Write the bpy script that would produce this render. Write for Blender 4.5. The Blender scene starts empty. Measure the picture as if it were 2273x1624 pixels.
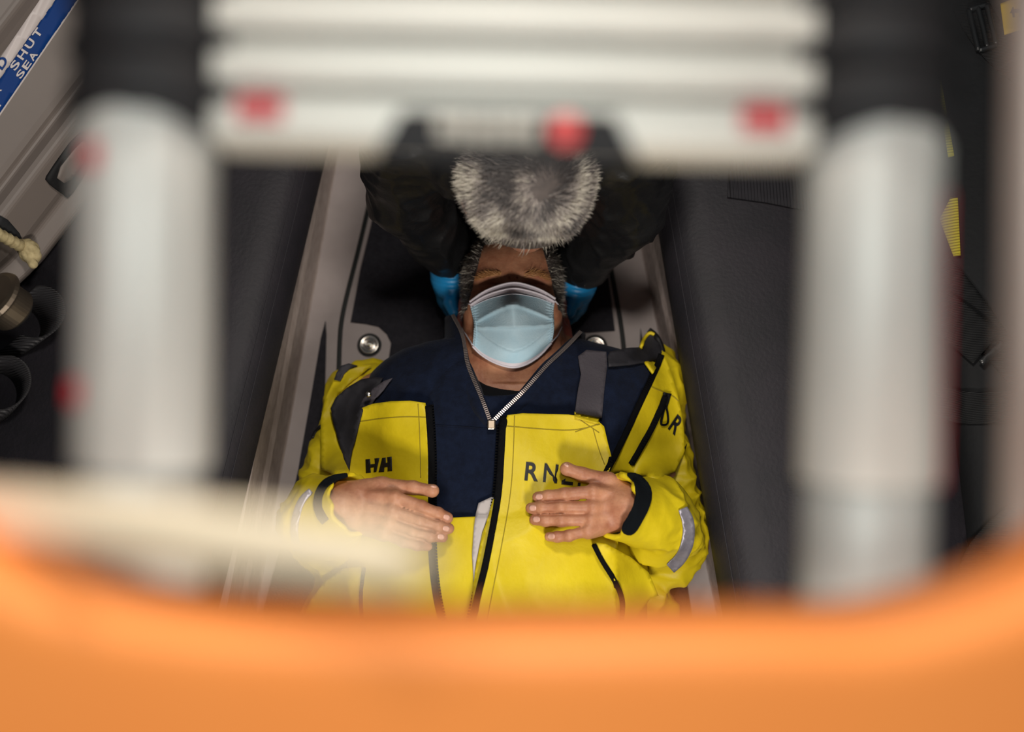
import bpy, bmesh, math, random
import numpy as np
from mathutils import Vector, Matrix, geometry
from mathutils.bvhtree import BVHTree

random.seed(7)
rng = np.random.default_rng(7)
scene = bpy.context.scene
COL = scene.collection

# ------------------------------------------------------------------ camera
W_PX, H_PX, F_PX = 2273.0, 1624.0, 2210.0
CX, CY = W_PX / 2, H_PX / 2
CAM_Z = 1.70
TILT = math.radians(15)
C0 = np.array([0.0, 0.0, CAM_Z])
DV = np.array([0.0, math.sin(TILT), -math.cos(TILT)])
UV = np.array([0.0, math.cos(TILT), math.sin(TILT)])
RV = np.array([1.0, 0.0, 0.0])

def ray(px, py):
    return DV + (px - CX) / F_PX * RV + (CY - py) / F_PX * UV

def P(px, py, z):
    """point at height z seen at pixel px,py"""
    r = ray(px, py)
    return C0 + r * ((z - CAM_Z) / r[2])

def CP(px, py, depth):
    """point at axial distance depth seen at pixel px,py"""
    return C0 + ray(px, py) * depth

cam_data = bpy.data.cameras.new('camera')
cam = bpy.data.objects.new('camera', cam_data)
COL.objects.link(cam)
cam.location = C0
cam.rotation_euler = (TILT, 0, 0)
cam_data.sensor_width = 36.0
cam_data.lens = 36.0 * F_PX / W_PX
cam_data.clip_start = 0.01
cam_data.dof.use_dof = True
cam_data.dof.focus_distance = 1.47
cam_data.dof.aperture_fstop = 1.6
scene.camera = cam

# ------------------------------------------------------------------ materials
def lin(c):
    out = []
    for v in c[:3]:
        v = v / 255.0
        out.append(v / 12.92 if v <= 0.04045 else ((v + 0.055) / 1.055) ** 2.4)
    return (out[0], out[1], out[2], 1.0)

def mat(name, rgb, rough=0.6, metal=0.0, var=0.0, vscale=8.0, bump=0.0, bscale=200.0,
        rgb2=None, sheen=0.0, sss=0.0, spec=0.5, stretch=None, coat=0.0, wave=None, bdist=0.002):
    m = bpy.data.materials.new(name)
    m.use_nodes = True
    nt = m.node_tree
    b = nt.nodes['Principled BSDF']
    b.inputs['Base Color'].default_value = lin(rgb)
    b.inputs['Roughness'].default_value = rough
    b.inputs['Metallic'].default_value = metal
    b.inputs['Specular IOR Level'].default_value = spec
    if sheen:
        b.inputs['Sheen Weight'].default_value = sheen
    if coat:
        b.inputs['Coat Weight'].default_value = coat
    if sss:
        b.inputs['Subsurface Weight'].default_value = sss
        b.inputs['Subsurface Radius'].default_value = (0.009, 0.004, 0.002)
        b.inputs['Subsurface Scale'].default_value = 0.6
    tc = nt.nodes.new('ShaderNodeTexCoord')
    mp = nt.nodes.new('ShaderNodeMapping')
    nt.links.new(tc.outputs['Object'], mp.inputs['Vector'])
    if stretch:
        mp.inputs['Scale'].default_value = stretch
    if var or rgb2:
        n = nt.nodes.new('ShaderNodeTexNoise')
        n.inputs['Scale'].default_value = vscale
        n.inputs['Detail'].default_value = 5
        n.inputs['Roughness'].default_value = 0.62
        nt.links.new(mp.outputs[0], n.inputs['Vector'])
        cr = nt.nodes.new('ShaderNodeValToRGB')
        c1 = lin(rgb)
        c2 = lin(rgb2) if rgb2 else tuple(x * (1 - var) for x in c1[:3]) + (1,)
        cr.color_ramp.elements[0].position = 0.35
        cr.color_ramp.elements[1].position = 0.65
        cr.color_ramp.elements[0].color = c2
        cr.color_ramp.elements[1].color = c1
        nt.links.new(n.outputs['Fac'], cr.inputs['Fac'])
        nt.links.new(cr.outputs['Color'], b.inputs['Base Color'])
    if bump:
        if wave:
            n2 = nt.nodes.new('ShaderNodeTexWave')
            n2.wave_type = 'BANDS'
            n2.bands_direction = wave
            n2.inputs['Scale'].default_value = bscale
            n2.inputs['Distortion'].default_value = 0.3
            nt.links.new(tc.outputs['Object'], n2.inputs['Vector'])
        else:
            n2 = nt.nodes.new('ShaderNodeTexNoise')
            n2.inputs['Scale'].default_value = bscale
            n2.inputs['Detail'].default_value = 3
            nt.links.new(mp.outputs[0], n2.inputs['Vector'])
        bp = nt.nodes.new('ShaderNodeBump')
        bp.inputs['Strength'].default_value = bump
        bp.inputs['Distance'].default_value = bdist
        nt.links.new(n2.outputs[0], bp.inputs['Height'])
        nt.links.new(bp.outputs['Normal'], b.inputs['Normal'])
    return m

M = {}
M['skin'] = mat('skin', (192, 138, 106), 0.5, rgb2=(160, 104, 78), vscale=34, bump=0.25, bscale=260, sss=0.15, spec=0.35)
M['nail'] = mat('nail', (214, 166, 148), 0.3, spec=0.5)
M['skin_red'] = mat('skin_reddish', (180, 98, 84), 0.55, sss=0.1)
M['yellow'] = mat('yellow_oilskin', (219, 196, 28), 0.5, rgb2=(204, 180, 22), vscale=9, bump=0.22, bscale=70, spec=0.35, bdist=0.004)
M['yellow_seam'] = mat('yellow_seam', (150, 132, 20), 0.7)
M['navy'] = mat('navy_fleece', (18, 27, 48), 0.95, rgb2=(12, 19, 36), vscale=60, bump=0.6, bscale=420, sheen=0.05, spec=0.15)
M['black_knit'] = mat('black_knit', (16, 17, 20), 0.95, bump=0.4, bscale=300, spec=0.2)
M['black_zip'] = mat('black_zip', (8, 8, 10), 0.85, spec=0.12, bump=0.2, bscale=300)
M['lining'] = mat('dark_grey_lining', (50, 49, 54), 0.7, rgb2=(40, 39, 44), vscale=22, bump=0.25, bscale=120, spec=0.3)
M['strap_grey'] = mat('dark_grey_webbing', (66, 62, 68), 0.75, bump=0.3, bscale=300, spec=0.3)
M['velcro'] = mat('black_velcro', (10, 14, 18), 1.0, bump=0.5, bscale=600, spec=0.15)
M['reflect'] = mat('silver_reflective_tape', (150, 146, 158), 0.42, metal=0.35, var=0.25, vscale=60, bump=0.3, bscale=90)
M['liner_white'] = mat('pale_lining', (186, 178, 176), 0.8)
M['mask_blue'] = mat('mask_pale_blue', (184, 210, 222), 0.8, rgb2=(166, 200, 216), vscale=16, bump=0.25, bscale=400, spec=0.3, sss=0.0)
M['mask_white'] = mat('mask_white', (214, 208, 216), 0.8, bump=0.15, bscale=400)
M['zip_metal'] = mat('zip_metal', (190, 176, 172), 0.35, metal=0.8)
M['scalp'] = mat('scalp', (86, 78, 75), 0.7, rgb2=(70, 64, 62), vscale=60)
M['nylon'] = mat('black_nylon', (25, 26, 28), 0.42, rgb2=(20, 20, 22), vscale=14, bump=0.5, bscale=34, spec=0.5, bdist=0.006)
M['rib'] = mat('black_rib_knit', (11, 12, 14), 0.9, bump=0.6, bscale=300, spec=0.2)
M['glove'] = mat('blue_nitrile', (28, 140, 205), 0.4, rgb2=(36, 150, 216), vscale=20, bump=0.3, bscale=120, spec=0.45)
M['hair_dark'] = mat('hair_dark_grey', (66, 62, 62), 0.55)
M['hair_mid'] = mat('hair_grey', (142, 134, 129), 0.5)
M['hair_light'] = mat('hair_white', (206, 200, 186), 0.5)
M['brow'] = mat('brow_hair', (186, 134, 84), 0.6)
M['lash'] = mat('lash_dark', (60, 34, 26), 0.7)
M['floor'] = mat('grey_deck_paint', (158, 148, 146), 0.6, rgb2=(148, 138, 136), vscale=10, bump=0.12, bscale=60)
M['mat'] = mat('antislip_mat', (44, 43, 49), 0.9, rgb2=(35, 34, 40), vscale=120, bump=0.9, bscale=320, spec=0.25)
M['seal'] = mat('dark_rubber_seal', (22, 26, 26), 0.7)
M['base'] = mat('brushed_bench_base', (176, 163, 157), 0.55, rgb2=(152, 138, 131), vscale=5, bump=0.15, bscale=30, stretch=(90, 3, 22), metal=0.15)
M['base_right'] = mat('brushed_side_base', (176, 162, 158), 0.5, rgb2=(140, 128, 122), vscale=5, bump=0.15, bscale=30, stretch=(90, 3, 22), metal=0.2)
M['vinyl'] = mat('dark_upholstery', (41, 38, 44), 0.62, rgb2=(33, 32, 37), vscale=10, bump=0.3, bscale=160, spec=0.4)
M['vinyl_dark'] = mat('black_upholstery', (20, 22, 25), 0.7, rgb2=(16, 17, 20), vscale=12, bump=0.25, bscale=120, spec=0.3)
M['thread'] = mat('stitch_thread', (46, 44, 50), 0.8)
M['ribbed'] = mat('ribbed_webbing', (42, 41, 46), 0.8, bump=1.0, bscale=62, wave='X', spec=0.35)
M['webbing_loop'] = mat('dark_webbing_loop', (50, 49, 52), 0.6, bump=1.0, bscale=105, wave='Y', spec=0.5)
M['webbing'] = mat('black_webbing', (26, 27, 29), 0.7, bump=0.8, bscale=120, wave='Y', spec=0.35)
M['chrome'] = mat('chrome', (206, 200, 192), 0.22, metal=1.0, var=0.15, vscale=40)
M['alu'] = mat('ladder_aluminium', (190, 190, 185), 0.62, metal=0.35, var=0.06, vscale=4, bump=0.05, bscale=40, stretch=(60, 2, 60))
M['alu_paint'] = mat('rung_aluminium', (180, 178, 170), 0.5, metal=0.2, var=0.05, vscale=4)
M['alu_gap'] = mat('rung_recess', (172, 160, 150), 0.6)
M['black_plastic'] = mat('black_plastic', (26, 26, 28), 0.72, spec=0.3)
M['red'] = mat('red_plastic', (170, 12, 30), 0.45)
M['label_pale'] = mat('label_pale_print', (186, 180, 168), 0.6)
M['label_red'] = mat('label_red_print', (206, 48, 44), 0.5)
M['orange'] = mat('orange_moulding', (250, 150, 74), 0.5, rgb2=(248, 144, 70), vscale=3, spec=0.3)
M['cream'] = mat('cream_webbing', (238, 218, 188), 0.7, bump=0.2, bscale=200)
M['pole'] = mat('grey_pole', (150, 136, 128), 0.5, metal=0.3)
M['locker'] = mat('pale_grey_gelcoat', (116, 107, 102), 0.5, rgb2=(110, 101, 96), vscale=4, spec=0.4)
M['sticker_blue'] = mat('sticker_blue', (0, 52, 118), 0.65, spec=0.25)
M['sticker_white'] = mat('sticker_white', (196, 186, 184), 0.45)
M['rope'] = mat('cream_rope', (196, 180, 138), 0.85, bump=0.8, bscale=80, rgb2=(160, 144, 104), vscale=70)
M['pewter'] = mat('dull_metal', (128, 116, 102), 0.4, metal=0.85, var=0.2, vscale=12)
M['lime'] = mat('yellow_green_webbing', (196, 186, 30), 0.75, bump=1.0, bscale=70, wave='Y')
M['tag_yellow'] = mat('yellow_tag', (204, 168, 26), 0.6)
M['ink'] = mat('black_ink', (14, 13, 18), 0.6)
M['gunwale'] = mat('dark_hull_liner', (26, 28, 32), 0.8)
M['steel_dark'] = mat('dark_buckle', (34, 36, 38), 0.35, spec=0.6)

# ------------------------------------------------------------------ objects
def props(o, label=None, cat=None, group=None, kind=None):
    if label: o['label'] = label
    if cat: o['category'] = cat
    if group: o['group'] = group
    if kind: o['kind'] = kind
    return o

def empty(name, loc, label, cat, group=None):
    o = bpy.data.objects.new(name, None)
    o.empty_display_size = 0.05
    COL.objects.link(o)
    o.location = Vector([float(v) for v in loc])
    return props(o, label, cat, group)

GEO = {}   # object name -> (V, F) in world space, for projecting seams and trims

def mesh_obj(name, V, F, material, parent=None, smooth=True, mats=None, midx=None, key=None):
    V = np.asarray(V, dtype=float)
    off = np.zeros(3)
    if parent is not None:
        p = parent
        while p is not None:
            off += np.array(p.location); p = p.parent
    me = bpy.data.meshes.new(name)
    L = V - off
    if isinstance(F, np.ndarray) and F.shape[1] in (3, 4):
        k = F.shape[1]
        me.vertices.add(len(L)); me.vertices.foreach_set('co', L.astype(np.float32).ravel())
        me.loops.add(F.size); me.loops.foreach_set('vertex_index', F.astype(np.int32).ravel())
        me.polygons.add(len(F)); me.polygons.foreach_set('loop_start', np.arange(0, F.size, k, dtype=np.int32))
        me.update(calc_edges=True)
        me.validate()
    else:
        me.from_pydata(L.tolist(), [], [list(map(int, f)) for f in F])
        me.validate(); me.update()
    for mm in (mats or [material]):
        me.materials.append(mm)
    if midx is not None:
        me.polygons.foreach_set('material_index', np.asarray(midx, dtype=np.int32))
    me.polygons.foreach_set('use_smooth', [bool(smooth)] * len(me.polygons))
    me.update()
    o = bpy.data.objects.new(name, me)
    COL.objects.link(o)
    if parent is not None:
        o.parent = parent
    if key:
        GEO[key] = (V, F)
    return o

def solidify(o, t, offset=-1.0):
    m = o.modifiers.new('thickness', 'SOLIDIFY')
    m.thickness = t; m.offset = offset
    return o

def bevel(o, w, seg=2):
    m = o.modifiers.new('bevel', 'BEVEL')
    m.width = w; m.segments = seg; m.limit_method = 'ANGLE'; m.angle_limit = math.radians(40)
    return o

# ------------------------------------------------------------------ distance fields -> meshes
def smin(a, b, k):
    if k <= 0: return np.minimum(a, b)
    h = np.maximum(k - np.abs(a - b), 0) / k
    return np.minimum(a, b) - h * h * k * 0.25

class Cone:
    """tapered capsule, optionally flattened: sc scales space about the middle before measuring"""
    def __init__(s, a, b, ra, rb=None, sc=None, pad=0.02):
        s.a = np.array(a, float); s.b = np.array(b, float); s.ra = ra; s.rb = ra if rb is None else rb
        s.sc = None if sc is None else np.array(sc, float)
        r = max(s.ra, s.rb)
        e = np.array([r, r, r]) * (s.sc if s.sc is not None else 1.0)
        s.lo = np.minimum(s.a, s.b) - e - pad; s.hi = np.maximum(s.a, s.b) + e + pad
    def __call__(s, X, Y, Z):
        sc = s.sc if s.sc is not None else np.ones(3)
        a = s.a / sc; ba = s.b / sc - a
        px, py, pz = X / sc[0] - a[0], Y / sc[1] - a[1], Z / sc[2] - a[2]
        l2 = max(float(ba @ ba), 1e-12)
        t = np.clip((px * ba[0] + py * ba[1] + pz * ba[2]) / l2, 0, 1)
        d = np.sqrt((px - t * ba[0]) ** 2 + (py - t * ba[1]) ** 2 + (pz - t * ba[2]) ** 2) - (s.ra + (s.rb - s.ra) * t)
        return d * sc.min()

class Ell:
    def __init__(s, c, r, pad=0.02, R=None):
        s.c = np.array(c, float); s.r = np.array(r, float); s.R = R
        e = s.r if R is None else np.full(3, s.r.max())
        s.lo = s.c - e - pad; s.hi = s.c + e + pad
    def __call__(s, X, Y, Z):
        x, y, z = X - s.c[0], Y - s.c[1], Z - s.c[2]
        if s.R is not None:
            R = s.R
            x, y, z = (R[0][0]*x + R[1][0]*y + R[2][0]*z, R[0][1]*x + R[1][1]*y + R[2][1]*z, R[0][2]*x + R[1][2]*y + R[2][2]*z)
        k0 = np.sqrt((x / s.r[0]) ** 2 + (y / s.r[1]) ** 2 + (z / s.r[2]) ** 2)
        k1 = np.sqrt((x / s.r[0] ** 2) ** 2 + (y / s.r[1] ** 2) ** 2 + (z / s.r[2] ** 2) ** 2)
        return k0 * (k0 - 1.0) / np.maximum(k1, 1e-9)

class Grp:
    def __init__(s, items, k):
        s.items = items; s.k = k
        s.lo = np.min([i.lo for i in items], 0); s.hi = np.max([i.hi for i in items], 0)
    def __call__(s, X, Y, Z):
        d = None
        for i in s.items:
            e = i(X, Y, Z)
            d = e if d is None else smin(d, e, s.k)
        return d

class Field:
    def __init__(s, lo, hi, h):
        s.h = h; s.lo = np.array(lo, float)
        s.n = np.ceil((np.array(hi) - s.lo) / h).astype(int) + 1
        s.D = np.full(s.n, 0.05, dtype=np.float32)
    def _sl(s, lo, hi):
        i0 = np.clip(np.floor((lo - s.lo) / s.h).astype(int), 0, s.n)
        i1 = np.clip(np.ceil((hi - s.lo) / s.h).astype(int) + 1, 0, s.n)
        ax = [(s.lo[i] + s.h * np.arange(i0[i], i1[i])).astype(np.float32) for i in range(3)]
        X, Y, Z = ax[0][:, None, None], ax[1][None, :, None], ax[2][None, None, :]
        return tuple(slice(i0[i], i1[i]) for i in range(3)), X, Y, Z
    def add(s, p, k=0.0):
        sl, X, Y, Z = s._sl(p.lo, p.hi)
        s.D[sl] = smin(s.D[sl], np.asarray(p(X, Y, Z), dtype=np.float32), k)
        return s
    def sub(s, p, k=0.0):
        sl, X, Y, Z = s._sl(p.lo, p.hi)
        s.D[sl] = -smin(-s.D[sl], np.asarray(p(X, Y, Z), dtype=np.float32), k)
        return s
    def mesh(s):
        D = s.D.copy()
        for ax in range(3):
            idx = [slice(None)] * 3
            for e in (0, -1):
                idx[ax] = e; D[tuple(idx)] = np.maximum(D[tuple(idx)], 0.001)
        nx, ny, nz = D.shape
        S = D < 0
        cnt = np.zeros((nx - 1, ny - 1, nz - 1), np.uint8)
        for i in (0, 1):
            for j in (0, 1):
                for k in (0, 1):
                    cnt += S[i:nx - 1 + i, j:ny - 1 + j, k:nz - 1 + k]
        act = (cnt > 0) & (cnt < 8)
        ci = np.argwhere(act)
        idm = np.full(act.shape, -1, np.int32); idm[act] = np.arange(len(ci))
        acc = np.zeros((len(ci), 3)); num = np.zeros(len(ci))
        cor = [(i, j, k) for i in (0, 1) for j in (0, 1) for k in (0, 1)]
        val = {c: D[ci[:, 0] + c[0], ci[:, 1] + c[1], ci[:, 2] + c[2]].astype(float) for c in cor}
        for c in cor:
            for ax in range(3):
                if c[ax] == 0:
                    e = list(c); e[ax] = 1; e = tuple(e)
                    a, b = val[c], val[e]
                    m = (a < 0) != (b < 0)
                    t = np.where(m, a / np.where(m, a - b, 1), 0)
                    pt = np.tile(np.array(c, float), (len(ci), 1)); pt[:, ax] += t
                    acc[m] += pt[m]; num[m] += 1
        V = s.lo + s.h * (ci + acc / num[:, None])
        faces = []
        for ax in range(3):
            u, v = (ax + 1) % 3, (ax + 2) % 3
            a = [slice(1, -1)] * 3; b = [slice(1, -1)] * 3
            a[ax] = slice(0, -1); b[ax] = slice(1, None)
            A, B = S[tuple(a)], S[tuple(b)]
            e = np.argwhere(A != B)
            if not len(e): continue
            flip = A[e[:, 0], e[:, 1], e[:, 2]]
            g = e.copy(); g[:, u] += 1; g[:, v] += 1
            q = []
            for du, dv in ((-1, -1), (0, -1), (0, 0), (-1, 0)):
                c = g.copy(); c[:, u] += du; c[:, v] += dv
                q.append(idm[c[:, 0], c[:, 1], c[:, 2]])
            q = np.stack(q, 1)
            q[~flip] = q[~flip][:, ::-1]
            faces.append(q)
        F = np.concatenate(faces)
        return V, F

def vnormals(V, F):
    a, b, c = V[F[:, 0]], V[F[:, 1]], V[F[:, 2]]
    n = np.cross(b - a, c - a)
    if F.shape[1] == 4:
        d = V[F[:, 3]]
        n = n + np.cross(c - a, d - a)
    N = np.zeros_like(V)
    for i in range(F.shape[1]):
        np.add.at(N, F[:, i], n)
    return N / np.maximum(np.linalg.norm(N, axis=1)[:, None], 1e-12)

def noise3(V, freq, seed, octaves=3):
    r = np.random.default_rng(seed)
    out = np.zeros(len(V)); amp = 1.0
    for o in range(octaves):
        s = np.zeros(len(V))
        for i in range(7):
            k = r.normal(size=3); k *= freq / np.linalg.norm(k) * r.uniform(0.6, 1.4)
            s += np.sin(V @ k + r.uniform(0, 6.28))
        out += amp * s / 3.0
        freq *= 1.9; amp *= 0.5
    return out

def folds(V, freq, seed):
    """sharp creases and soft billows, range about 0..1"""
    n = noise3(V, freq, seed, 2)
    return 1.0 - np.minimum(np.abs(n) * 1.1, 1.0)

# ------------------------------------------------------------------ projecting outlines on surfaces
_bvh = {}
def bvh(keys):
    k = tuple(keys)
    if k not in _bvh:
        Vs, Fs, n = [], [], 0
        for q in keys:
            V, F = GEO[q]
            Vs.extend(map(tuple, V.tolist())); Fs.extend([[i + n for i in f] for f in (F.tolist() if isinstance(F, np.ndarray) else F)])
            n = len(Vs)
        _bvh[k] = BVHTree.FromPolygons(Vs, Fs)
    return _bvh[k]

CAMV = Vector(C0.tolist())
def hit_t(tree, px, py):
    r = ray(px, py)
    loc, nor, idx, dist = tree.ray_cast(CAMV, Vector(r.tolist()).normalized())
    if loc is None: return None
    return dist / np.linalg.norm(r)

def chaikin(pts, n=2, closed=True):
    p = np.array(pts, float)
    for _ in range(n):
        if closed:
            q = np.roll(p, -1, 0)
            p = np.stack([0.75 * p + 0.25 * q, 0.25 * p + 0.75 * q], 1).reshape(-1, 2)
        else:
            a, b = p[:-1], p[1:]
            q = np.stack([0.75 * a + 0.25 * b, 0.25 * a + 0.75 * b], 1).reshape(-1, p.shape[1])
            p = np.concatenate([p[:1], q, p[-1:]])
    return p

def resample(p, step, closed=True):
    p = np.asarray(p, float)
    q = np.concatenate([p, p[:1]]) if closed else p
    out = []
    for a, b in zip(q[:-1], q[1:]):
        n = max(1, int(round(np.linalg.norm(b - a) / step)))
        for i in range(n):
            out.append(a + (b - a) * i / n)
    if not closed: out.append(q[-1])
    return np.array(out)

def inside(poly, x, y):
    r = np.zeros(len(x), bool)
    n = len(poly)
    for i in range(n):
        x1, y1 = poly[i]; x2, y2 = poly[(i + 1) % n]
        c = ((y1 > y) != (y2 > y)) & (x < (x2 - x1) * (y - y1) / ((y2 - y1) if y2 != y1 else 1e-9) + x1)
        r ^= c
    return r

def triangulate(poly, step):
    b = resample(poly, step)
    lo, hi = b.min(0), b.max(0)
    gx, gy = np.meshgrid(np.arange(lo[0], hi[0], step), np.arange(lo[1], hi[1], step))
    gx = gx + (np.arange(gx.shape[0]) % 2)[:, None] * step * 0.5
    gx, gy = gx.ravel(), gy.ravel()
    m = inside(b, gx, gy)
    g = np.stack([gx[m], gy[m]], 1)
    if len(g):
        d = np.min(np.linalg.norm(g[:, None, :] - b[None], axis=2), 1)
        g = g[d > step * 0.55]
    pts = np.concatenate([b, g]) if len(g) else b
    n = len(b)
    v2, e2, f2, *_ = geometry.delaunay_2d_cdt([Vector(p.tolist()) for p in pts], [], [list(range(n))], 1, 1e-4)
    v = np.array([(p.x, p.y) for p in v2])
    f = [list(t) for t in f2]
    out = []
    for t in f:
        if len(t) == 3:
            a, b_, c = v[t[0]], v[t[1]], v[t[2]]
            if (b_[0]-a[0])*(c[1]-a[1]) - (b_[1]-a[1])*(c[0]-a[0]) > 0: t = t[::-1]
            out.append(t)
    return v, np.array(out)

def drape(v, f, keys, off, smooth=0, fallback_z=0.1, wr=0.0, wfreq=40, wseed=1, edge_down=0.0):
    tree = bvh(keys)
    t = np.full(len(v), np.nan)
    for i, (x, y) in enumerate(v):
        h = hit_t(tree, x, y)
        if h is not None: t[i] = h
    nb = [set() for _ in v]
    for tri in f:
        for i in range(3):
            nb[tri[i]].add(tri[(i + 1) % 3]); nb[tri[i]].add(tri[(i + 2) % 3])
    if np.isnan(t).all():
        t[:] = [(fallback_z - CAM_Z) / ray(*p)[2] for p in v]
    while np.isnan(t).any():
        nt = t.copy(); ch = False
        for i in np.where(np.isnan(t))[0]:
            q = [t[j] for j in nb[i] if not np.isnan(t[j])]
            if q: nt[i] = np.mean(q); ch = True
        t = nt
        if not ch: t[np.isnan(t)] = np.nanmean(t)
    t = t - off
    ei = np.array([(i, j) for i in range(len(v)) for j in nb[i]])
    deg = np.bincount(ei[:, 0], minlength=len(v))
    t0 = t.copy()
    for _ in range(smooth):
        s = np.bincount(ei[:, 0], weights=t[ei[:, 1]], minlength=len(v)) / np.maximum(deg, 1)
        t = np.minimum(t0, s)
    Pw = np.array([C0 + ray(*p) * tt for p, tt in zip(v, t)])
    if wr:
        w = folds(Pw, wfreq, wseed) * wr
        Pw = np.array([p - ray(*q) * a for p, q, a in zip(Pw, v, w)])
    return Pw

def panel(name, pts, keys, off, thick, material, parent, step=8, curve=0, smooth=0, wr=0.0, wfreq=40, wseed=1, key=None, fz=0.1):
    poly = chaikin(pts, curve) if curve else np.array(pts, float)
    v, f = triangulate(poly, step)
    Pw = drape(v, f, keys, off, smooth, fz, wr, wfreq, wseed)
    o = mesh_obj(name, Pw, f, material, parent, key=key)
    solidify(o, thick, -1)
    return o

def tube_mesh(pts, r, n=8, closed=False):
    pts = np.asarray(pts, float)
    m = len(pts)
    r = np.full(m, r) if np.isscalar(r) else np.asarray(r, float)
    T = np.gradient(pts, axis=0)
    if closed: T = np.roll(pts, -1, 0) - np.roll(pts, 1, 0)
    T /= np.maximum(np.linalg.norm(T, axis=1)[:, None], 1e-12)
    ref = np.array([0, 0, 1.0]) if abs(T[0][2]) < 0.9 else np.array([1.0, 0, 0])
    N = np.cross(T[0], ref); N /= np.linalg.norm(N)
    V, F = [], []
    for i in range(m):
        N = N - T[i] * (N @ T[i]); N /= np.linalg.norm(N)
        B = np.cross(T[i], N)
        for j in range(n):
            a = 2 * math.pi * j / n
            V.append(pts[i] + r[i] * (math.cos(a) * N + math.sin(a) * B))
    for i in range(m if closed else m - 1):
        k = (i + 1) % m
        for j in range(n):
            F.append([i * n + j, i * n + (j + 1) % n, k * n + (j + 1) % n, k * n + j])
    if not closed:
        F.append(list(range(n))[::-1]); F.append([(m - 1) * n + j for j in range(n)])
    return np.array(V), F

def surf_line(pxpts, keys, off, step=5, curve=2, fz=0.1):
    p = chaikin(pxpts, curve, closed=False) if curve else np.array(pxpts, float)
    p = resample(p, step, closed=False)
    tree = bvh(keys)
    out, last = [], None
    for q in p:
        h = hit_t(tree, *q)
        if h is None: h = last if last is not None else (fz - CAM_Z) / ray(*q)[2]
        last = h
        out.append(C0 + ray(*q) * (h - off))
    return np.array(out)

def surf_tube(name, pxpts, keys, off, r, material, parent, step=6, curve=2, n=6):
    V, F = tube_mesh(surf_line(pxpts, keys, off, step, curve), r, n)
    return mesh_obj(name, V, F, material, parent)

def band(pxpts, w):
    """outline of a strip of width w px about a pixel polyline"""
    p = resample(chaikin(pxpts, 2, closed=False), 8, closed=False)
    t = np.gradient(p, axis=0); t /= np.linalg.norm(t, axis=1)[:, None]
    nrm = np.stack([-t[:, 1], t[:, 0]], 1)
    w = np.full(len(p), w) if np.isscalar(w) else np.interp(np.linspace(0, 1, len(p)), np.linspace(0, 1, len(w)), w)
    return np.concatenate([p + nrm * w[:, None] / 2, (p - nrm * w[:, None] / 2)[::-1]])

def teeth(name, line, size, gap, material, parent, up=(0, 0, 1)):
    """small blocks along a world polyline: the teeth of a zip"""
    line = np.asarray(line); d = np.r_[0, np.cumsum(np.linalg.norm(np.diff(line, axis=0), axis=1))]
    n = int(d[-1] / gap)
    s = np.linspace(0, d[-1], n)
    c = np.stack([np.interp(s, d, line[:, i]) for i in range(3)], 1)
    T = np.gradient(c, axis=0); T /= np.linalg.norm(T, axis=1)[:, None]
    V, F = [], []
    for i in range(n):
        a = T[i]; b = np.cross(a, np.array(up)); b /= np.linalg.norm(b); u = np.cross(b, a)
        k = len(V)
        for sx in (-1, 1):
            for sy in (-1, 1):
                for sz in (-1, 1):
                    V.append(c[i] + a * sx * size[0] / 2 + b * sy * size[1] / 2 + u * sz * size[2] / 2)
        for q in ((0, 1, 3, 2), (4, 6, 7, 5), (0, 4, 5, 1), (2, 3, 7, 6), (0, 2, 6, 4), (1, 5, 7, 3)):
            F.append([k + j for j in q])
    return mesh_obj(name, V, F, material, parent, smooth=False)

def letter(ch):
    """flat outline mesh of a glyph scaled to the unit square"""
    cu = bpy.data.curves.new('glyph', 'FONT'); cu.body = ch; cu.size = 1; cu.resolution_u = 6
    cu.offset = 0.022
    o = bpy.data.objects.new('glyph', cu); COL.objects.link(o)
    dg = bpy.context.evaluated_depsgraph_get()
    me = bpy.data.meshes.new_from_object(o.evaluated_get(dg))
    v = np.array([(q.co.x, q.co.y) for q in me.vertices]); f = [list(q.vertices) for q in me.polygons]
    bpy.data.objects.remove(o); bpy.data.meshes.remove(me); bpy.data.curves.remove(cu)
    v = (v - v.min(0)) / (v.max(0) - v.min(0))
    return v, f

def letters_on(name, specs, keys, off, thick, material, parent):
    """specs: (character, origin px, width vector px, height vector px)"""
    V, F = [], []
    tree = bvh(keys)
    for ch, o, wv, hv in specs:
        v, f = letter(ch)
        k = len(V); ok = []
        for q in v:
            x, y = np.array(o) + q[0] * np.array(wv) + q[1] * np.array(hv)
            h = hit_t(tree, x, y)
            ok.append(h is not None)
            V.append(C0 + ray(x, y) * ((h if h is not None else 1.4) - off))
        for t in f:
            if all(ok[i] for i in t): F.append([k + i for i in t])
        if F:
            grp = list(range(len(V)))
            def root(i):
                while grp[i] != i: i = grp[i]
                return i
            for t in F:
                for i in t[1:]: grp[root(i)] = root(t[0])
            cnt = {}
            for t in F: cnt[root(t[0])] = cnt.get(root(t[0]), 0) + len(t)
            if len(cnt) > 1 and len(F) < len(f):
                best = max(cnt, key=cnt.get); F = [t for t in F if root(t[0]) == best]
            used = sorted({i for t in F for i in t}); re_ = {i: n for n, i in enumerate(used)}
            V = [V[i] for i in used]; F = [[re_[i] for i in t] for t in F]
            solidify(mesh_obj(name, V, F, material, parent, smooth=False), thick, 1)
        V, F = [], []

def box_mesh(lo, hi):
    V = [(x, y, z) for x in (lo[0], hi[0]) for y in (lo[1], hi[1]) for z in (lo[2], hi[2])]
    F = [(0, 1, 3, 2), (4, 6, 7, 5), (0, 4, 5, 1), (2, 3, 7, 6), (0, 2, 6, 4), (1, 5, 7, 3)]
    return np.array(V, float), [list(f) for f in F]

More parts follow.
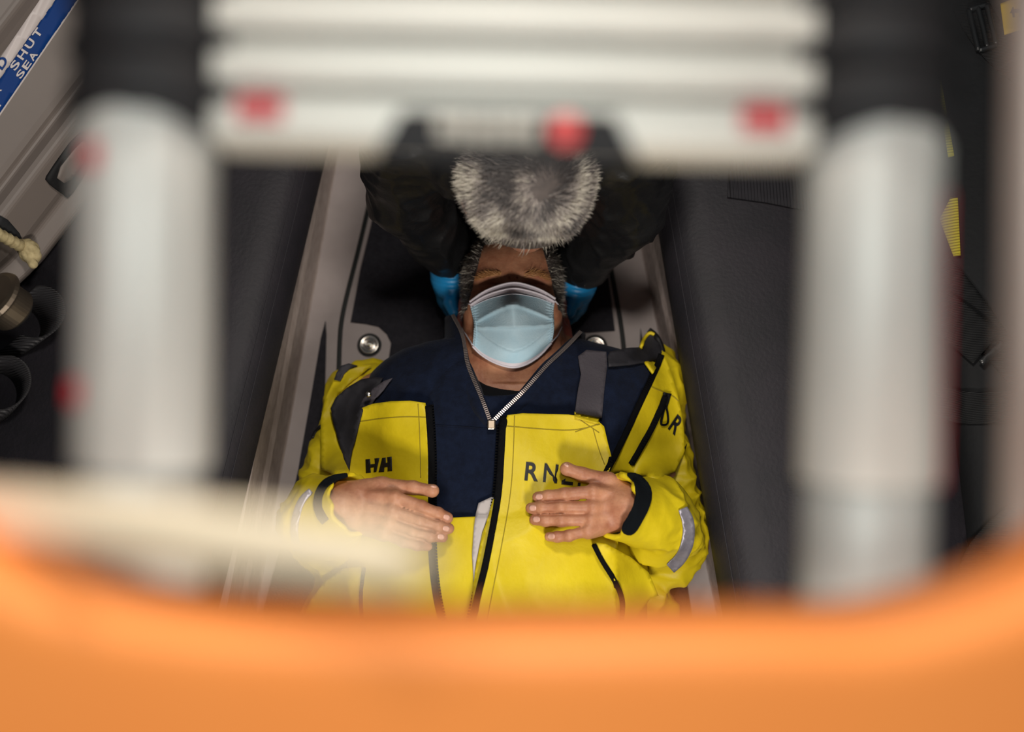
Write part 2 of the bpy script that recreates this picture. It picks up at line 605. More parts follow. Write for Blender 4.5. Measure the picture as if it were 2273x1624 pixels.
def prism(top, dz):
    """closed slab under a polygon of world points, extruded by vector dz"""
    top = np.array(top, float); n = len(top)
    V = np.concatenate([top, top + np.array(dz)])
    F = [list(range(n)), list(range(n, 2 * n))[::-1]] + [[i, i + n, (i + 1) % n + n, (i + 1) % n] for i in range(n)]
    o = bmesh.new()
    vs = [o.verts.new(v) for v in V]
    for f in F: o.faces.new([vs[i] for i in f])
    bmesh.ops.recalc_face_normals(o, faces=o.faces)
    F = [[v.index for v in f.verts] for f in o.faces] if not o.verts.index_update() else F
    o.free()
    return V, F

def lathe(profile, c, axis, n=32):
    """profile: (radius, height) pairs along axis from c"""
    axis = np.array(axis, float); axis /= np.linalg.norm(axis)
    ref = np.array([1.0, 0, 0]) if abs(axis[0]) < 0.9 else np.array([0, 1.0, 0])
    u = np.cross(axis, ref); u /= np.linalg.norm(u); w = np.cross(axis, u)
    V, F = [], []
    for r, h in profile:
        for j in range(n):
            a = 2 * math.pi * j / n
            V.append(np.array(c) + axis * h + r * (math.cos(a) * u + math.sin(a) * w))
    m = len(profile)
    for i in range(m - 1):
        for j in range(n):
            F.append([i * n + j, i * n + (j + 1) % n, (i + 1) * n + (j + 1) % n, (i + 1) * n + j])
    F.append(list(range(n))[::-1]); F.append([(m - 1) * n + j for j in range(n)])
    return np.array(V), F
# ================================================================== the person lying on the floor
HO = P(1138, 646, 0.200)          # between the eyes
HS = 1.06
def hp(x, y, z): return HO + HS * np.array([x, y, z])
def hr(*r): return [HS * q for q in r]

patient = empty('person', P(1138, 1180, 0.0), 'person lying on back in open yellow jacket and pale blue face mask, hands on chest', 'person')

def head_prims():
    sk = [Ell(hp(0, .026, -.075), hr(.077, .098, .097)),
          Ell(hp(0, -.04, -.05), hr(.067, .085, .072)),
          Ell(hp(0, .045, -.03), hr(.066, .045, .05)),
          Ell(hp(0, -.085, -.035), hr(.052, .042, .046)),
          Ell(hp(0, -.104, -.004), hr(.026, .018, .02)),
          Ell(hp(-.046, -.026, -.014), hr(.024, .022, .024)), Ell(hp(.046, -.026, -.014), hr(.024, .022, .024))]
    brow = [Cone(hp(s * .012, .019, .012), hp(s * .046, .017, -.002), HS * .011, HS * .010) for s in (-1, 1)]
    nose = [Cone(hp(0, .014, .010), hp(0, -.036, .034), HS * .0095, HS * .0125),
            Cone(hp(-.012, -.042, .022), hp(.012, -.042, .022), HS * .010, HS * .010)]
    return sk, brow, nose

def hand(sign, wrist, knuckles, fingers, thumb, zw, zk, tipz):
    """one hand as a distance group; all points are pixel positions with a height above the floor"""
    out = []
    palm = []
    rk = [.0122, .0126, .0120, .0106]
    for (w, k, r) in zip(wrist, knuckles, rk):
        palm.append(Cone(P(*w, zw - .004), P(*k, zk - .0055), .0135, r * .93))
        m1 = np.array(w) * .45 + np.array(k) * .55
        palm.append(Cone(P(*m1, zk + .0015), P(*k, zk + .0030), .0042, .0052))
        palm.append(Ell(P(*k, zk + .0015), (.0092, .0088, .0098)))
    palm.append(Cone(P(*wrist[0], zw - .012), P(*knuckles[1], zk - .014), .012, .010))
    palm.append(Cone(P(*wrist[3], zw - .012), P(*knuckles[3], zk - .012), .013, .010))
    palm.append(Cone(P(*wrist[0], zw - .008), P(*thumb[0], zk - .016), .014, .0135))
    out.append(Grp(palm, .008))
    for fi, (k, f, r) in enumerate(zip(knuckles, fingers, [.0091, .0093, .0089, .0078])):
        pts = [k] + f
        zs = [zk, zk + .000, (zk + tipz) / 2 + .001, tipz]
        rr = [r * 1.0, r, r * .93, r * .84]
        ch = [Cone(P(*pts[i], zs[i]), P(*pts[i + 1], zs[i + 1]), rr[i], rr[i + 1]) for i in range(len(pts) - 1)]
        ch += [Ell(P(*pts[1], zs[1] + .0014), (r * 1.02, r * 1.02, r * 1.0)), Ell(P(*pts[2], zs[2] + .0006), (r * .95, r * .95, r * .93))]
        out.append(Grp(ch, .003))
    zt = zk - .016
    th = [Cone(P(*thumb[0], zt), P(*thumb[1], zt + .004), .0118, .0098), Cone(P(*thumb[1], zt + .004), P(*thumb[2], zt + .006), .0094, .0086),
          Ell(P(*thumb[2], zt + .006), (.0088, .0084, .0078))]
    out.append(Grp(th, .005))
    return out

LH = dict(wrist=[(756, 1092), (754, 1112), (757, 1132), (772, 1152)],
          knuckles=[(877, 1104), (872, 1135), (864, 1161), (853, 1183)],
          fingers=[[(936, 1125), (972, 1140), (994, 1149)], [(932, 1156), (972, 1168), (996, 1173)],
                   [(915, 1180), (956, 1189), (983, 1192)], [(895, 1201), (926, 1209), (950, 1212)]],
          thumb=[(846, 1078), (916, 1082), (960, 1089)])
RH = dict(wrist=[(1396, 1099), (1397, 1117), (1390, 1136), (1374, 1156)],
          knuckles=[(1317, 1091), (1316, 1126), (1312, 1154), (1305, 1178)],
          fingers=[[(1253, 1097), (1216, 1101), (1193, 1103)], [(1246, 1126), (1204, 1126), (1178, 1127)],
                   [(1246, 1154), (1210, 1154), (1186, 1153)], [(1264, 1188), (1237, 1191), (1219, 1191)]],
          thumb=[(1350, 1068), (1292, 1052), (1258, 1040)])
ZW, ZK, ZT = .296, .303, .291
CUFFD = {-1: np.array([.80, .18, .55]), 1: np.array([-.82, .14, .55])}
for q in CUFFD: CUFFD[q] = CUFFD[q] / np.linalg.norm(CUFFD[q])

def build_body():
    f = Field(P(600, 1420, .0) * [1, 1, 0] + [0.0, 0, -.01], P(1680, 500, .0) * [1, 1, 0] + [0, 0, .36], .002)
    sk, brow, nose = head_prims()
    for p in sk: f.add(p, .03)
    for p in brow: f.add(p, .014)
    for p in nose: f.add(p, .010)
    for s in (-1, 1):
        f.sub(Ell(hp(s * .034, -.003, .020), hr(.019, .011, .014)), .014)
        f.add(Ell(hp(s * .0345, -.003, -.003), hr(.0145, .012, .0135)), .004)
        f.sub(Cone(hp(s * .022, -.0085, .0105), hp(s * .047, -.0085, .0075), .0012), .002)
        f.sub(Cone(hp(s * .020, .0065, .0125), hp(s * .049, .0060, .0075), .0010), .003)
    # forehead furrows
    for y, z in ((.036, .0205), (.049, .0185), (.062, .014)):
        for s in (-1, 1):
            f.sub(Cone(hp(0, y - .004, z), hp(s * .024, y, z - .003), .0016), .004)
            f.sub(Cone(hp(s * .024, y, z - .003), hp(s * .043, y - .006, z - .012), .0014), .004)
    f.sub(Cone(hp(-.005, .012, .024), hp(-.006, .026, .0235), .0014), .004)
    f.sub(Cone(hp(.006, .012, .024), hp(.006, .026, .0235), .0014), .004)
    for s in (-1, 1):   # ears
        f.add(Grp([Ell(hp(s * .080, -.010, -.085), hr(.0085, .030, .019)), Ell(hp(s * .078, -.038, -.075), hr(.008, .011, .010))], .006), .006)
        f.sub(Ell(hp(s * .089, -.006, -.080), hr(.006, .017, .009)), .004)
    # neck, chest, arms
    f.add(Cone(hp(0, -.075, -.085), P(1138, 880, .115), .057, .066), .03)
    f.add(Cone(P(1138, 960, .12), P(1138, 1330, .125), .17, .17, sc=(1, 1, .52)), .04)
    f.add(Cone(P(880, 900, .12), P(1400, 890, .12), .06), .05)
    for s, el, wr, sh in ((-1, (705, 1185), LH['wrist'], (840, 900)), (1, (1515, 1205), RH['wrist'], (1430, 890))):
        wc = np.mean([P(*w, ZW) for w in wr], 0)
        e = P(*el, .10)
        f.add(Cone(P(*sh, .12), e, .047, .038), .03)
        cd = CUFFD[s]
        f.add(Cone(e, wc - cd * .05, .036, .032), .02)
        f.add(Cone(wc - cd * .05, wc, .032, .026), .02)
    for H in (LH, RH):
        hg = hand(0, **H, zw=ZW, zk=ZK, tipz=ZT)
        f.add(hg[0], .012)
        hh = None
        fing = Grp(hg[1:5], .0006)
        f.add(fing, .0022); f.add(hg[5], .006)
        for i in range(3):
            kk = [np.array(H['knuckles'][i + j], float) for j in (0, 1)]; q1 = [np.array(H['fingers'][i + j][0], float) for j in (0, 1)]; q2 = [np.array(H['fingers'][i + j][1], float) for j in (0, 1)]
            m0 = (kk[0] + kk[1]) / 2 * .72 + (q1[0] + q1[1]) / 2 * .28; m1 = (q1[0] + q1[1]) / 2; m2 = (q2[0] + q2[1]) / 2
            f.sub(Cone(P(*m0, ZK + .0075), P(*m1, ZK + .0055), .0012, .0022), .003)
            f.sub(Cone(P(*m1, ZK + .0055), P(*m2, (ZK + ZT) / 2 + .005), .0022, .0024), .003)
    return f.mesh()

V, F = build_body()
N = vnormals(V, F)
V = V + N * (noise3(V, 160, 5, 2) * .00025)[:, None]
body = mesh_obj('body', V, F, M['skin'], patient, key='body')
# reddish ears
fc = V[F].mean(1)
ear = (np.abs(fc[:, 0] - HO[0]) > HS * .0765) & (np.abs(fc[:, 1] - hp(0, -.016, 0)[1]) < .038) & (np.abs(fc[:, 2] - hp(0, 0, -.08)[2]) < .04)
body.data.materials.append(M['skin_red'])
body.data.polygons.foreach_set('material_index', ear.astype(np.int32))

# finger nails
def nail(px, a, w, l):
    """px: middle of the nail, a: pixel direction towards the tip, w/l: half width and length in px"""
    a = np.array(a, float) / np.linalg.norm(a); b = np.array([-a[1], a[0]])
    pts = [np.array(px) + a * l * math.cos(t) * (1 if abs(math.cos(t)) < .9 else .95) + b * w * math.copysign(abs(math.sin(t)) ** .7, math.sin(t)) for t in np.linspace(0, 2 * math.pi, 18, endpoint=False)]
    o = panel('fingernail', pts, ['body'], .0004, .0009, M['nail'], patient, step=3)
    return o
for p, a in (((992, 1148), (24, 9)), ((991, 1173), (24, 6)), ((979, 1191), (24, 3))):
    nail(p, a, 6.5, 8)
for p, a in (((1196, 1102), (-1, .05)), ((1182, 1127), (-1, 0)), ((1190, 1152), (-1, 0)), ((1223, 1190), (-1, .05))):
    nail(p, a, 7, 8.5)
nail((963, 1078), (1, .1), 3.5, 8)
nail((1257, 1031), (-.8, -.5), 3.5, 7)

# eyelashes and eyebrows
for s in (-1, 1):
    c = [hp(s * .021, -.0085, .0120), hp(s * .028, -.0100, .0125), hp(s * .037, -.0105, .0115), hp(s * .048, -.0080, .0075)]
    V, F = tube_mesh(np.array(c), .0009, 6)
    mesh_obj('eyelash', V, F, M['lash'], patient)

def blades(roots, dirs, ups, length, width, r=rng, seg=3, curl=.35, jit=.25):
    V, F = [], []
    for p, d, u in zip(roots, dirs, ups):
        L = length * r.uniform(.6, 1.15)
        d = d + r.normal(size=3) * jit; d -= u * (d @ u) * .3; d /= np.linalg.norm(d)
        side = np.cross(d, u); side /= max(np.linalg.norm(side), 1e-9)
        k = len(V)
        for i in range(seg + 1):
            t = i / seg
            c = p + d * L * t + u * L * curl * (t - t * t * .9)
            w = width * (1 - t) ** .6 * .5 + 1e-5
            V.append(c - side * w); V.append(c + side * w)
        for i in range(seg):
            F.append([k + 2 * i, k + 2 * i + 1, k + 2 * i + 3, k + 2 * i + 2])
    return np.array(V), np.array(F)

tree = bvh(['body'])
for s in (-1, 1):
    rt, dr, up = [], [], []
    for i in range(260):
        t = rng.uniform(0, 1); w = rng.normal() * .0022
        x = .016 + .036 * t
        y = .0175 + .006 * math.sin(t * 2.6) - .004 * t + w
        p0 = Vector((hp(s * x, y, .08)).tolist())
        loc, nor, _, _ = tree.ray_cast(p0, Vector((0, 0, -1)))
        if loc is None: continue
        rt.append(np.array(loc)); up.append(np.array(nor)); dr.append(np.array([s * 1.0, .15 - .4 * t, .1]))
    V, F = blades(rt, dr, up, .010, .0007)
    o = mesh_obj('eyebrow', V, F, M['brow'], patient)

# short grey hair round the sides and top of the head
def scalp_hair(name, tree, centre, n, accept, direct, length, width, mats, weights, parent, radius=.2, seg=3, curl=.35, jit=.25):
    rt, dr, up = [], [], []
    tries = 0
    while len(rt) < n and tries < n * 20:
        tries += 1
        v = rng.normal(size=3); v /= np.linalg.norm(v)
        loc, nor, _, _ = tree.ray_cast(Vector((centre + v * radius).tolist()), Vector((-v).tolist()))
        if loc is None: continue
        p = np.array(loc)
        if not accept(p): continue
        rt.append(p - np.array(nor) * .001); up.append(np.array(nor)); dr.append(direct(p) + np.array(nor) * .35)
    V, F = blades(rt, dr, up, length, width, seg=seg, curl=curl, jit=jit)
    nb = len(F) // seg
    mi = np.repeat(rng.choice(len(mats), size=nb, p=weights), seg)
    o = mesh_obj(name, V, F, None, parent, mats=mats, midx=mi)
    return o

def acc(p):
    l = (p - HO) / HS
    if l[1] < -.03 and l[2] > -.06: return False
    hair_line = .072                                            # hairline drops at the temples
    if l[2] < -.12: return False
    front = l[1] > hair_line and l[2] < .03
    side = abs(l[0]) > .062 - (.26 if l[1] > 0 else .2) * l[1] and l[1] > -.040 and not (l[1] < .022 and l[2] < -.062)
    return front or side
def direct(p):
    l = (p - HO) / HS
    return np.array([.45 * np.sign(l[0]), -.55 if abs(l[0]) > .055 else -.3, .35 if abs(l[0]) < .06 else -.1])
scalp_hair('hair', tree, hp(0, .02, -.06), 9000, acc, direct, .012, .0009,
           [M['hair_dark'], M['hair_mid'], M['hair_light']], [.14, .44, .42], patient, jit=.3)
hm = np.array([acc(q) for q in fc]) if len(fc) < 400000 else np.zeros(len(fc), bool)
mm_ = ear.astype(np.int32); mm_[hm & ~ear] = 2
body.data.materials.append(M['scalp']); body.data.polygons.foreach_set('material_index', mm_)

# ------------------------------------------------------------------ black shirt, navy fleece
def cloth(prims, lo, hi, h, k):
    f = Field(lo, hi, h)
    for p in prims: f.add(p, k)
    return f

fl = Field(P(640, 1420, .0) * [1, 1, 0] + [0, 0, -.01], P(1660, 640, .0) * [1, 1, 0] + [0, 0, .34], .003)
fl.add(Cone(P(1134, 985, .125), P(1134, 1400, .125), .205, .20, sc=(1, 1, .66)), .03)
fl.add(Cone(P(925, 912, .125), P(1350, 908, .125), .078, .078), .07)
fl.add(Cone(P(1138, 935, .112), P(1138, 840, .088), .092, .066), .04)
fl.add(Cone(P(900, 900, .12), P(745, 1130, .09), .062, .042), .04)
fl.add(Cone(P(1400, 890, .12), P(1470, 1150, .09), .062, .042), .04)
# open neck
def poly_cut(fld, poly, zmin):
    """remove everything seen inside a pixel outline above zmin"""
    poly = np.array(poly, float)
    lo3, hi3 = P(poly[:, 0].min(), poly[:, 1].max(), .0), P(poly[:, 0].max(), poly[:, 1].min(), .0)
    sl, X, Y, Z = fld._sl(np.array([lo3[0] - .02, lo3[1] - .02, zmin]), np.array([hi3[0] + .02, hi3[1] + .03, .5]))
    X, Y, Z = np.broadcast_arrays(X.astype(float), Y.astype(float), Z.astype(float))
    rel = np.stack([X, Y, Z], -1) - C0
    dep = rel @ DV
    qx = CX + F_PX * (rel @ RV) / dep; qy = CY - F_PX * (rel @ UV) / dep
    sh = qx.shape; qx = qx.ravel(); qy = qy.ravel()
    d = np.full(len(qx), 1e9)
    for i in range(len(poly)):
        a, b = poly[i], poly[(i + 1) % len(poly)]
        ab = b - a; t = np.clip(((qx - a[0]) * ab[0] + (qy - a[1]) * ab[1]) / (ab @ ab), 0, 1)
        d = np.minimum(d, np.hypot(qx - a[0] - t * ab[0], qy - a[1] - t * ab[1]))
    d = np.where(inside(poly, qx, qy), -d, d).reshape(sh) / 1450.0
    fld.D[sl] = np.maximum(fld.D[sl], -d).astype(np.float32)
poly_cut(fl, [(1000, 640), (1008, 702), (1029, 738), (1037, 775), (1040, 805), (1056, 845), (1074, 885), (1091, 926), (1122, 902), (1156, 870), (1186, 836), (1212, 806), (1248, 774), (1284, 738), (1300, 640)], .06)
V, F = fl.mesh()
N = vnormals(V, F)
V = V + N * (folds(V, 22, 11) * .004 + noise3(V, 60, 12, 2) * .0006)[:, None]
mesh_obj('fleece', V, F, M['navy'], patient, key='fleece')

sh = Field(P(980, 1000, .0) * [1, 1, 0] + [0, 0, .02], P(1300, 740, .0) * [1, 1, 0] + [0, 0, .32], .002)
sh.add(Cone(P(1138, 905, .125), P(1138, 838, .118), .088, .071), .02)
sh.add(Cone(P(1128, 890, .135), P(1110, 960, .15), .082, .085), .02)
sh.sub(Cone(P(1138, 800, .185), P(1138, 690, .20), .066, .085), .006)
V, F = sh.mesh()
N = vnormals(V, F)
V = V + N * ((np.sin((V[:, 1] * 260 + V[:, 0] * 40)) * .0012) + folds(V, 50, 3) * .0012)[:, None]
mesh_obj('shirt', V, F, M['black_knit'], patient, key='shirt')

# stand-up collar of the fleece, one flap each side of the neck, with the open metal zip on its edge
def collar(zip_px, out_px, zip_z, out_z, bulge):
    n = 40
    a = resample_n(chaikin(zip_px, 3, closed=False), n); b = resample_n(chaikin(out_px, 3, closed=False), n)
    za = np.interp(np.linspace(0, 1, n), np.linspace(0, 1, len(zip_z)), zip_z)
    zb = np.interp(np.linspace(0, 1, n), np.linspace(0, 1, len(out_z)), out_z)
    m = 10
    V, F = [], []
    for i in range(n):
        A, B = P(*a[i], za[i]), P(*b[i], zb[i])
        for j in range(m):
            t = j / (m - 1)
            V.append(A + (B - A) * t + np.array([0, 0, bulge * math.sin(math.pi * t)]))
    for i in range(n - 1):
        for j in range(m - 1):
            F.append([i * m + j, i * m + j + 1, (i + 1) * m + j + 1, (i + 1) * m + j])
    edge = np.array([V[i * m] for i in range(n)])
    return np.array(V), F, edge

def resample_n(p, n):
    p = np.asarray(p, float)
    d = np.r_[0, np.cumsum(np.linalg.norm(np.diff(p, axis=0), axis=1))]
    s = np.linspace(0, d[-1], n)
    return np.stack([np.interp(s, d, p[:, i]) for i in range(p.shape[1])], 1)

zl = [(1006, 701), (1026, 738), (1033, 775), (1036, 805), (1052, 845), (1070, 885), (1088, 934)]
zr = [(1288, 738), (1252, 776), (1216, 808), (1190, 838), (1160, 872), (1125, 905), (1096, 934)]
cl = collar(zl, [(986, 706), (984, 745), (985, 790), (985, 840), (1005, 880), (1040, 920), (1078, 950)],
            [.165, .20, .225, .238, .252, .262, .268], [.115, .15, .18, .20, .225, .246, .258], .010)
cr = collar(zr, [(1300, 742), (1296, 790), (1285, 830), (1270, 860), (1225, 890), (1165, 925), (1106, 950)],
            [.195, .222, .244, .256, .263, .267, .270], [.135, .165, .20, .222, .238, .250, .258], .010)
for q in (cl, cr):
    Fq = q[1] if q is cl else [f[::-1] for f in q[1]]
    o = mesh_obj('collar', q[0], Fq, M['navy'], patient, key='collar_l' if q is cl else 'collar_r')
    solidify(o, .006, -1)
    Vz, Fz = tube_mesh(q[2] + np.array([0, 0, .001]), .0022, 8)
    tp = mesh_obj('zip_tape', Vz, Fz, M['black_zip'], patient)
    tz = teeth('zip_teeth', q[2] + np.array([0, 0, .0030]), (.0018, .0056, .0030), .0032, M['zip_metal'], tp)
zp = P(1091, 938, .272)
o = mesh_obj('zip_slider', *box_mesh(zp + [-.006, -.010, -.003], zp + [.006, .004, .005]), M['pewter'], patient, smooth=False); bevel(o, .002)
zp = P(1090, 947, .272)
o = mesh_obj('zip_pull', *box_mesh(zp + [-.005, -.005, .001], zp + [.005, .003, .004]), M['chrome'], patient, smooth=False); bevel(o, .001)
# seam across the chest of the fleece
surf_tube('fleece_seam', [(960, 944), (1030, 947), (1090, 953), (1112, 952)], ['fleece'], .0006, .0011, M['navy'], patient)

# ------------------------------------------------------------------ yellow salopettes
tr = Field(P(760, 2100, .0) * [1, 1, 0] + [-.06, -.02, .0], P(1520, 1135, .0) * [1, 1, 0] + [0, 0.0, .34], .004)
tr.add(Cone(P(1134, 1180, .125), P(1134, 1520, .122), .213, .205, sc=(1, 1, .665)), .03)
V, F = tr.mesh()
keepY = P(1100, 1148, .27)[1]
V = np.where(V[:, 1:2] > keepY, np.stack([V[:, 0], np.minimum(V[:, 1], keepY + .0), V[:, 2]], 1), V)
HIPY = P(1134, 1520, .12)[1]
N = vnormals(V, F)
V = V + N * (folds(V, 16, 21) * .004)[:, None]
mesh_obj('salopette_front', V, F, M['yellow'], patient, key='trouser')

lg = Field(np.array([-.34, -1.12, -.005]), np.array([.36, HIPY + .08, .30]), .006)
lg.add(Cone((0, HIPY + .02, .12), (0, HIPY - .06, .12), .20, .19, sc=(1, 1, .62)), .05)
for s in (-1, 1):
    kn = np.array([s * .13, HIPY - .48, .12]); an = np.array([s * .16, HIPY - .86, .085])
    lg.add(Cone((s * .10, HIPY - .05, .115), kn, .108, .082), .05)
    lg.add(Cone(kn, an, .08, .065), .03)
V, F = lg.mesh()
N = vnormals(V, F)
V = V + N * (folds(V, 22, 23) * .008)[:, None]
mesh_obj('trouser_legs', V, F, M['yellow'], patient)
for s in (-1, 1):
    b = Field(np.array([s * .165 - .12, HIPY - 1.0, -.005]), np.array([s * .165 + .12, HIPY - .80, .32]), .005)
    an = np.array([s * .16, HIPY - .86, .085])
    b.add(Cone(an, an + [s * .01, -.06, .0], .06, .05), .02); b.add(Cone(an + [0, -.05, -.01], an + [s * .03, -.075, .16], .05, .042, sc=(1, .8, 1)), .03)
    mesh_obj('boot', *b.mesh(), M['black_plastic'], patient)

# bib halves over the fleece
BIB = ['fleece', 'trouser']
bl = [(826, 896), (868, 890), (910, 889), (944, 894), (951, 925), (955, 1000), (954, 1090), (956, 1200), (962, 1290), (985, 1400), (890, 1420), (790, 1400), (770, 1300), (772, 1200), (768, 1110), (772, 1040), (781, 985), (793, 935), (803, 905)]
panel('bib', bl, BIB, .008, .004, M['yellow'], patient, step=7, smooth=60, wr=.008, wfreq=24, wseed=31, key='bib_l')
br = [(1127, 921), (1160, 917), (1205, 918), (1262, 920), (1283, 923), (1330, 936), (1341, 946), (1350, 985), (1362, 1030), (1345, 1060), (1372, 1200), (1366, 1300), (1372, 1400), (1220, 1425), (1045, 1410), (1062, 1330), (1078, 1250), (1096, 1170), (1110, 1090), (1113, 1010), (1116, 950)]
panel('bib', br, BIB, .012, .004, M['yellow'], patient, step=7, smooth=60, wr=.010, wfreq=24, wseed=33, key='bib_r')
BIBR = ['bib_r', 'fleece', 'trouser']; BIBL = ['bib_l', 'fleece', 'trouser']
# heavy front zips
z1 = [(951, 900), (958, 990), (958, 1090), (957, 1200), (962, 1280), (972, 1345), (988, 1405)]
z2 = [(1117, 922), (1113, 1000), (1107, 1095), (1092, 1180), (1076, 1260), (1058, 1330), (1040, 1410)]
def front_zip(line, w, keys, tooth_off, parent=patient, wt=.0045, off=.003):
    t = panel('zip_tape', band(line, w), keys, off, .003, M['black_zip'], parent, step=6, smooth=20)
    L = surf_line([(x + tooth_off, y) for x, y in line], keys, off + .002, step=4)
    teeth('zip_teeth', L, (.0022, wt, .003), .0042, M['black_zip'], t)
    return t
front_zip(z1, 15, BIBL, 7, wt=.0065)
front_zip(z2, 15, BIBR, -8, wt=.0070)
# pale lining of the flap that falls open between the zips
panel('pale_lining', [(1062, 1116), (1096, 1100), (1090, 1130), (1070, 1180), (1056, 1250), (1052, 1300), (1048, 1230), (1052, 1170), (1056, 1140)], BIB, .006, .002, M['liner_white'], patient, step=6)
panel('flap_edge', [(1094, 1108), (1101, 1106), (1094, 1160), (1076, 1230), (1062, 1300), (1048, 1380), (1042, 1380), (1054, 1270), (1066, 1210), (1082, 1150)], BIB, .010, .003, M['yellow'], patient, step=6)

# seams on the bib
for pts, keys in (([(799, 935), (850, 928), (900, 924), (948, 926)], BIBL), ([(928, 896), (932, 960), (934, 1060)], BIBL),
                  ([(1142, 922), (1140, 1000), (1134, 1100), (1108, 1240), (1080, 1380)], BIBR), ([(1122, 945), (1200, 952), (1275, 956), (1335, 940)], BIBR),
                  ([(1280, 926), (1330, 960)], BIBR), ([(1330, 940), (1277, 958)], BIBR), ([(1316, 950), (1330, 1000), (1342, 1030)], BIBR)):
    surf_tube('seam', pts, keys, .0004, .0007, M['yellow_seam'], patient)

# logo and lettering printed on the bib
def mark(pts):
    return panel('printed_mark', pts, BIBL, .0008, .0006, M['ink'], patient, step=5)
mark([(811, 1019), (821, 1018), (822, 1030), (832, 1029), (831, 1017), (842, 1016), (835, 1047), (829, 1048), (830, 1037), (822, 1038), (823, 1049), (812, 1050)])
mark([(848, 1016), (856, 1015), (856, 1027), (860, 1026), (859, 1014), (869, 1013), (870, 1045), (860, 1046), (860, 1036), (853, 1037), (852, 1047), (840, 1048)])
letters_on('printed_lettering', [('R', (1164, 1066), (30, 2), (4, -41)), ('N', (1205, 1069), (31, 3), (4, -41)), ('L', (1246, 1074), (25, 3), (4, -41)), ('I', (1282, 1078), (6, .6), (4, -41))],
           BIBR, .0008, .0006, M['ink'], patient)

# shoulder strap with its yellow tab
sp = [(1312, 796), (1316, 812), (1310, 850), (1302, 890), (1300, 926)]
panel('shoulder_strap', [(1283, 790), (1302, 776), (1346, 780), (1348, 812), (1342, 860), (1336, 928), (1277, 915), (1281, 880), (1290, 830)], ['fleece', 'collar_r'], .010, .003, M['strap_grey'], patient, step=7, smooth=30, wr=.003, wfreq=60, wseed=5, key='strap')
panel('strap_tab', [(1277, 915), (1331, 927), (1329, 938), (1276, 925)], ['strap', 'bib_r', 'fleece'], .004, .002, M['yellow'], patient, step=5)
panel('shoulder_strap', [(852, 845), (872, 838), (850, 866), (832, 884), (812, 916), (794, 912), (806, 884), (828, 862)], ['fleece'], .012, .003, M['strap_grey'], patient, step=6, smooth=20)
c = P(818, 875, .225)
V, F = lathe([(.0025, 0), (.005, .001), (.005, .004), (.002, .005)], c, (0, 0, 1), 14)
mesh_obj('strap_rivet', V, F, M['chrome'], patient)

# ------------------------------------------------------------------ the open yellow jacket
jf = Field(P(590, 1430, .0) * [1, 1, 0] + [0, 0, -.006], P(1700, 740, .0) * [1, 1, 0] + [0, 0, .37], .003)
WC = {-1: np.mean([P(*w, ZW) for w in LH['wrist']], 0), 1: np.mean([P(*w, ZW) for w in RH['wrist']], 0)}
def SLV(s, el):
    cd = CUFFD[s]; wp = WC[s] - cd * (.050 if s < 0 else .062) - np.array([0, 0, .012])
    jf.add(Cone(P(*el, .115), wp, .054, .051), .025)
    jf.add(Cone(wp, WC[s] - np.array([0, 0, .004]) + cd * .03, .051, .047), .02)
jf.add(Cone(P(830, 900, .035), P(1420, 900, .035), .03), .02)      # back of the jacket under the shoulders
jf.add(Cone(P(800, 880, .095), P(736, 1140, .09), .052, .058), .03)
jf.add(Cone(P(728, 1160, .095), P(730, 1196, .10), .060, .056), .03)
SLV(-1, (722, 1192))
jf.add(Cone(P(800, 880, .07), P(790, 1050, .06), .06, .05), .03)
# the other arm
jf.add(Cone(P(1440, 880, .10), P(1462, 1120, .10), .055, .060), .03)
jf.add(Cone(P(1466, 1180, .105), P(1468, 1215, .105), .060, .056), .03)
SLV(1, (1480, 1203))
jf.add(Cone(P(1462, 800, .09), P(1440, 900, .10), .028, .05), .03)
# jacket skirts lying on the floor beside the hips
jf.add(Cone(P(1390, 1240, .10), P(1420, 1400, .06), .05, .06, sc=(1, 1, .7)), .02)
jf.add(Cone(P(770, 1300, .09), P(735, 1420, .06), .05, .07, sc=(1, 1, .7)), .02)
# open cuffs
class Half:
    def __init__(s, c, n, r): s.c = c; s.n = n; s.lo = c - r; s.hi = c + r
    def __call__(s, X, Y, Z): return -((X - s.c[0]) * s.n[0] + (Y - s.c[1]) * s.n[1] + (Z - s.c[2]) * s.n[2])
for s in (-1, 1):
    cd = CUFFD[s]; c = WC[s] - np.array([0, 0, .004]) + cd * .020
    sl, X, Y, Z = jf._sl(c - .085, c + .085)
    pl = (X - c[0]) * cd[0] + (Y - c[1]) * cd[1] + (Z - c[2]) * cd[2]
    rr2 = np.sqrt((X - c[0]) ** 2 + (Y - c[1]) ** 2 + (Z - c[2]) ** 2) - .08
    jf.D[sl] = np.where((rr2 < 0) & (pl > -.02), np.maximum(jf.D[sl], pl - .003 * np.sin(8 * np.arctan2(Z - c[2], Y - c[1]))), jf.D[sl])
    jf.sub(Cone(c - cd * .06, c + cd * .05, .037, .041), .003)
V, F = jf.mesh()
N = vnormals(V, F)
near = np.min([np.linalg.norm(V - WC[s], axis=1) for s in (-1, 1)], 0)
amp = np.clip((near - .05) / .05, .12, 1)
w = folds(V, 26, 41) * .014 + folds(V, 58, 42) * .009 + folds(V, 130, 45) * .0025
# elbow creases run across the sleeve
for s, (ex, ey) in ((-1, (700, 1130)), (1, (1500, 1140))):
    e = P(ex, ey, .14); dd = np.linalg.norm(V - e, axis=1)
    w += .010 * np.exp(-(dd / .07) ** 2) * (1 - np.abs(np.sin(V[:, 1] * 95 - s * V[:, 0] * 70 + noise3(V, 18, 44, 1))))
V = V + N * ((w - .0125) * amp)[:, None]
V[:, 2] = np.maximum(V[:, 2], .0015)
mesh_obj('jacket', V, F, M['yellow'], patient, key='jacket')

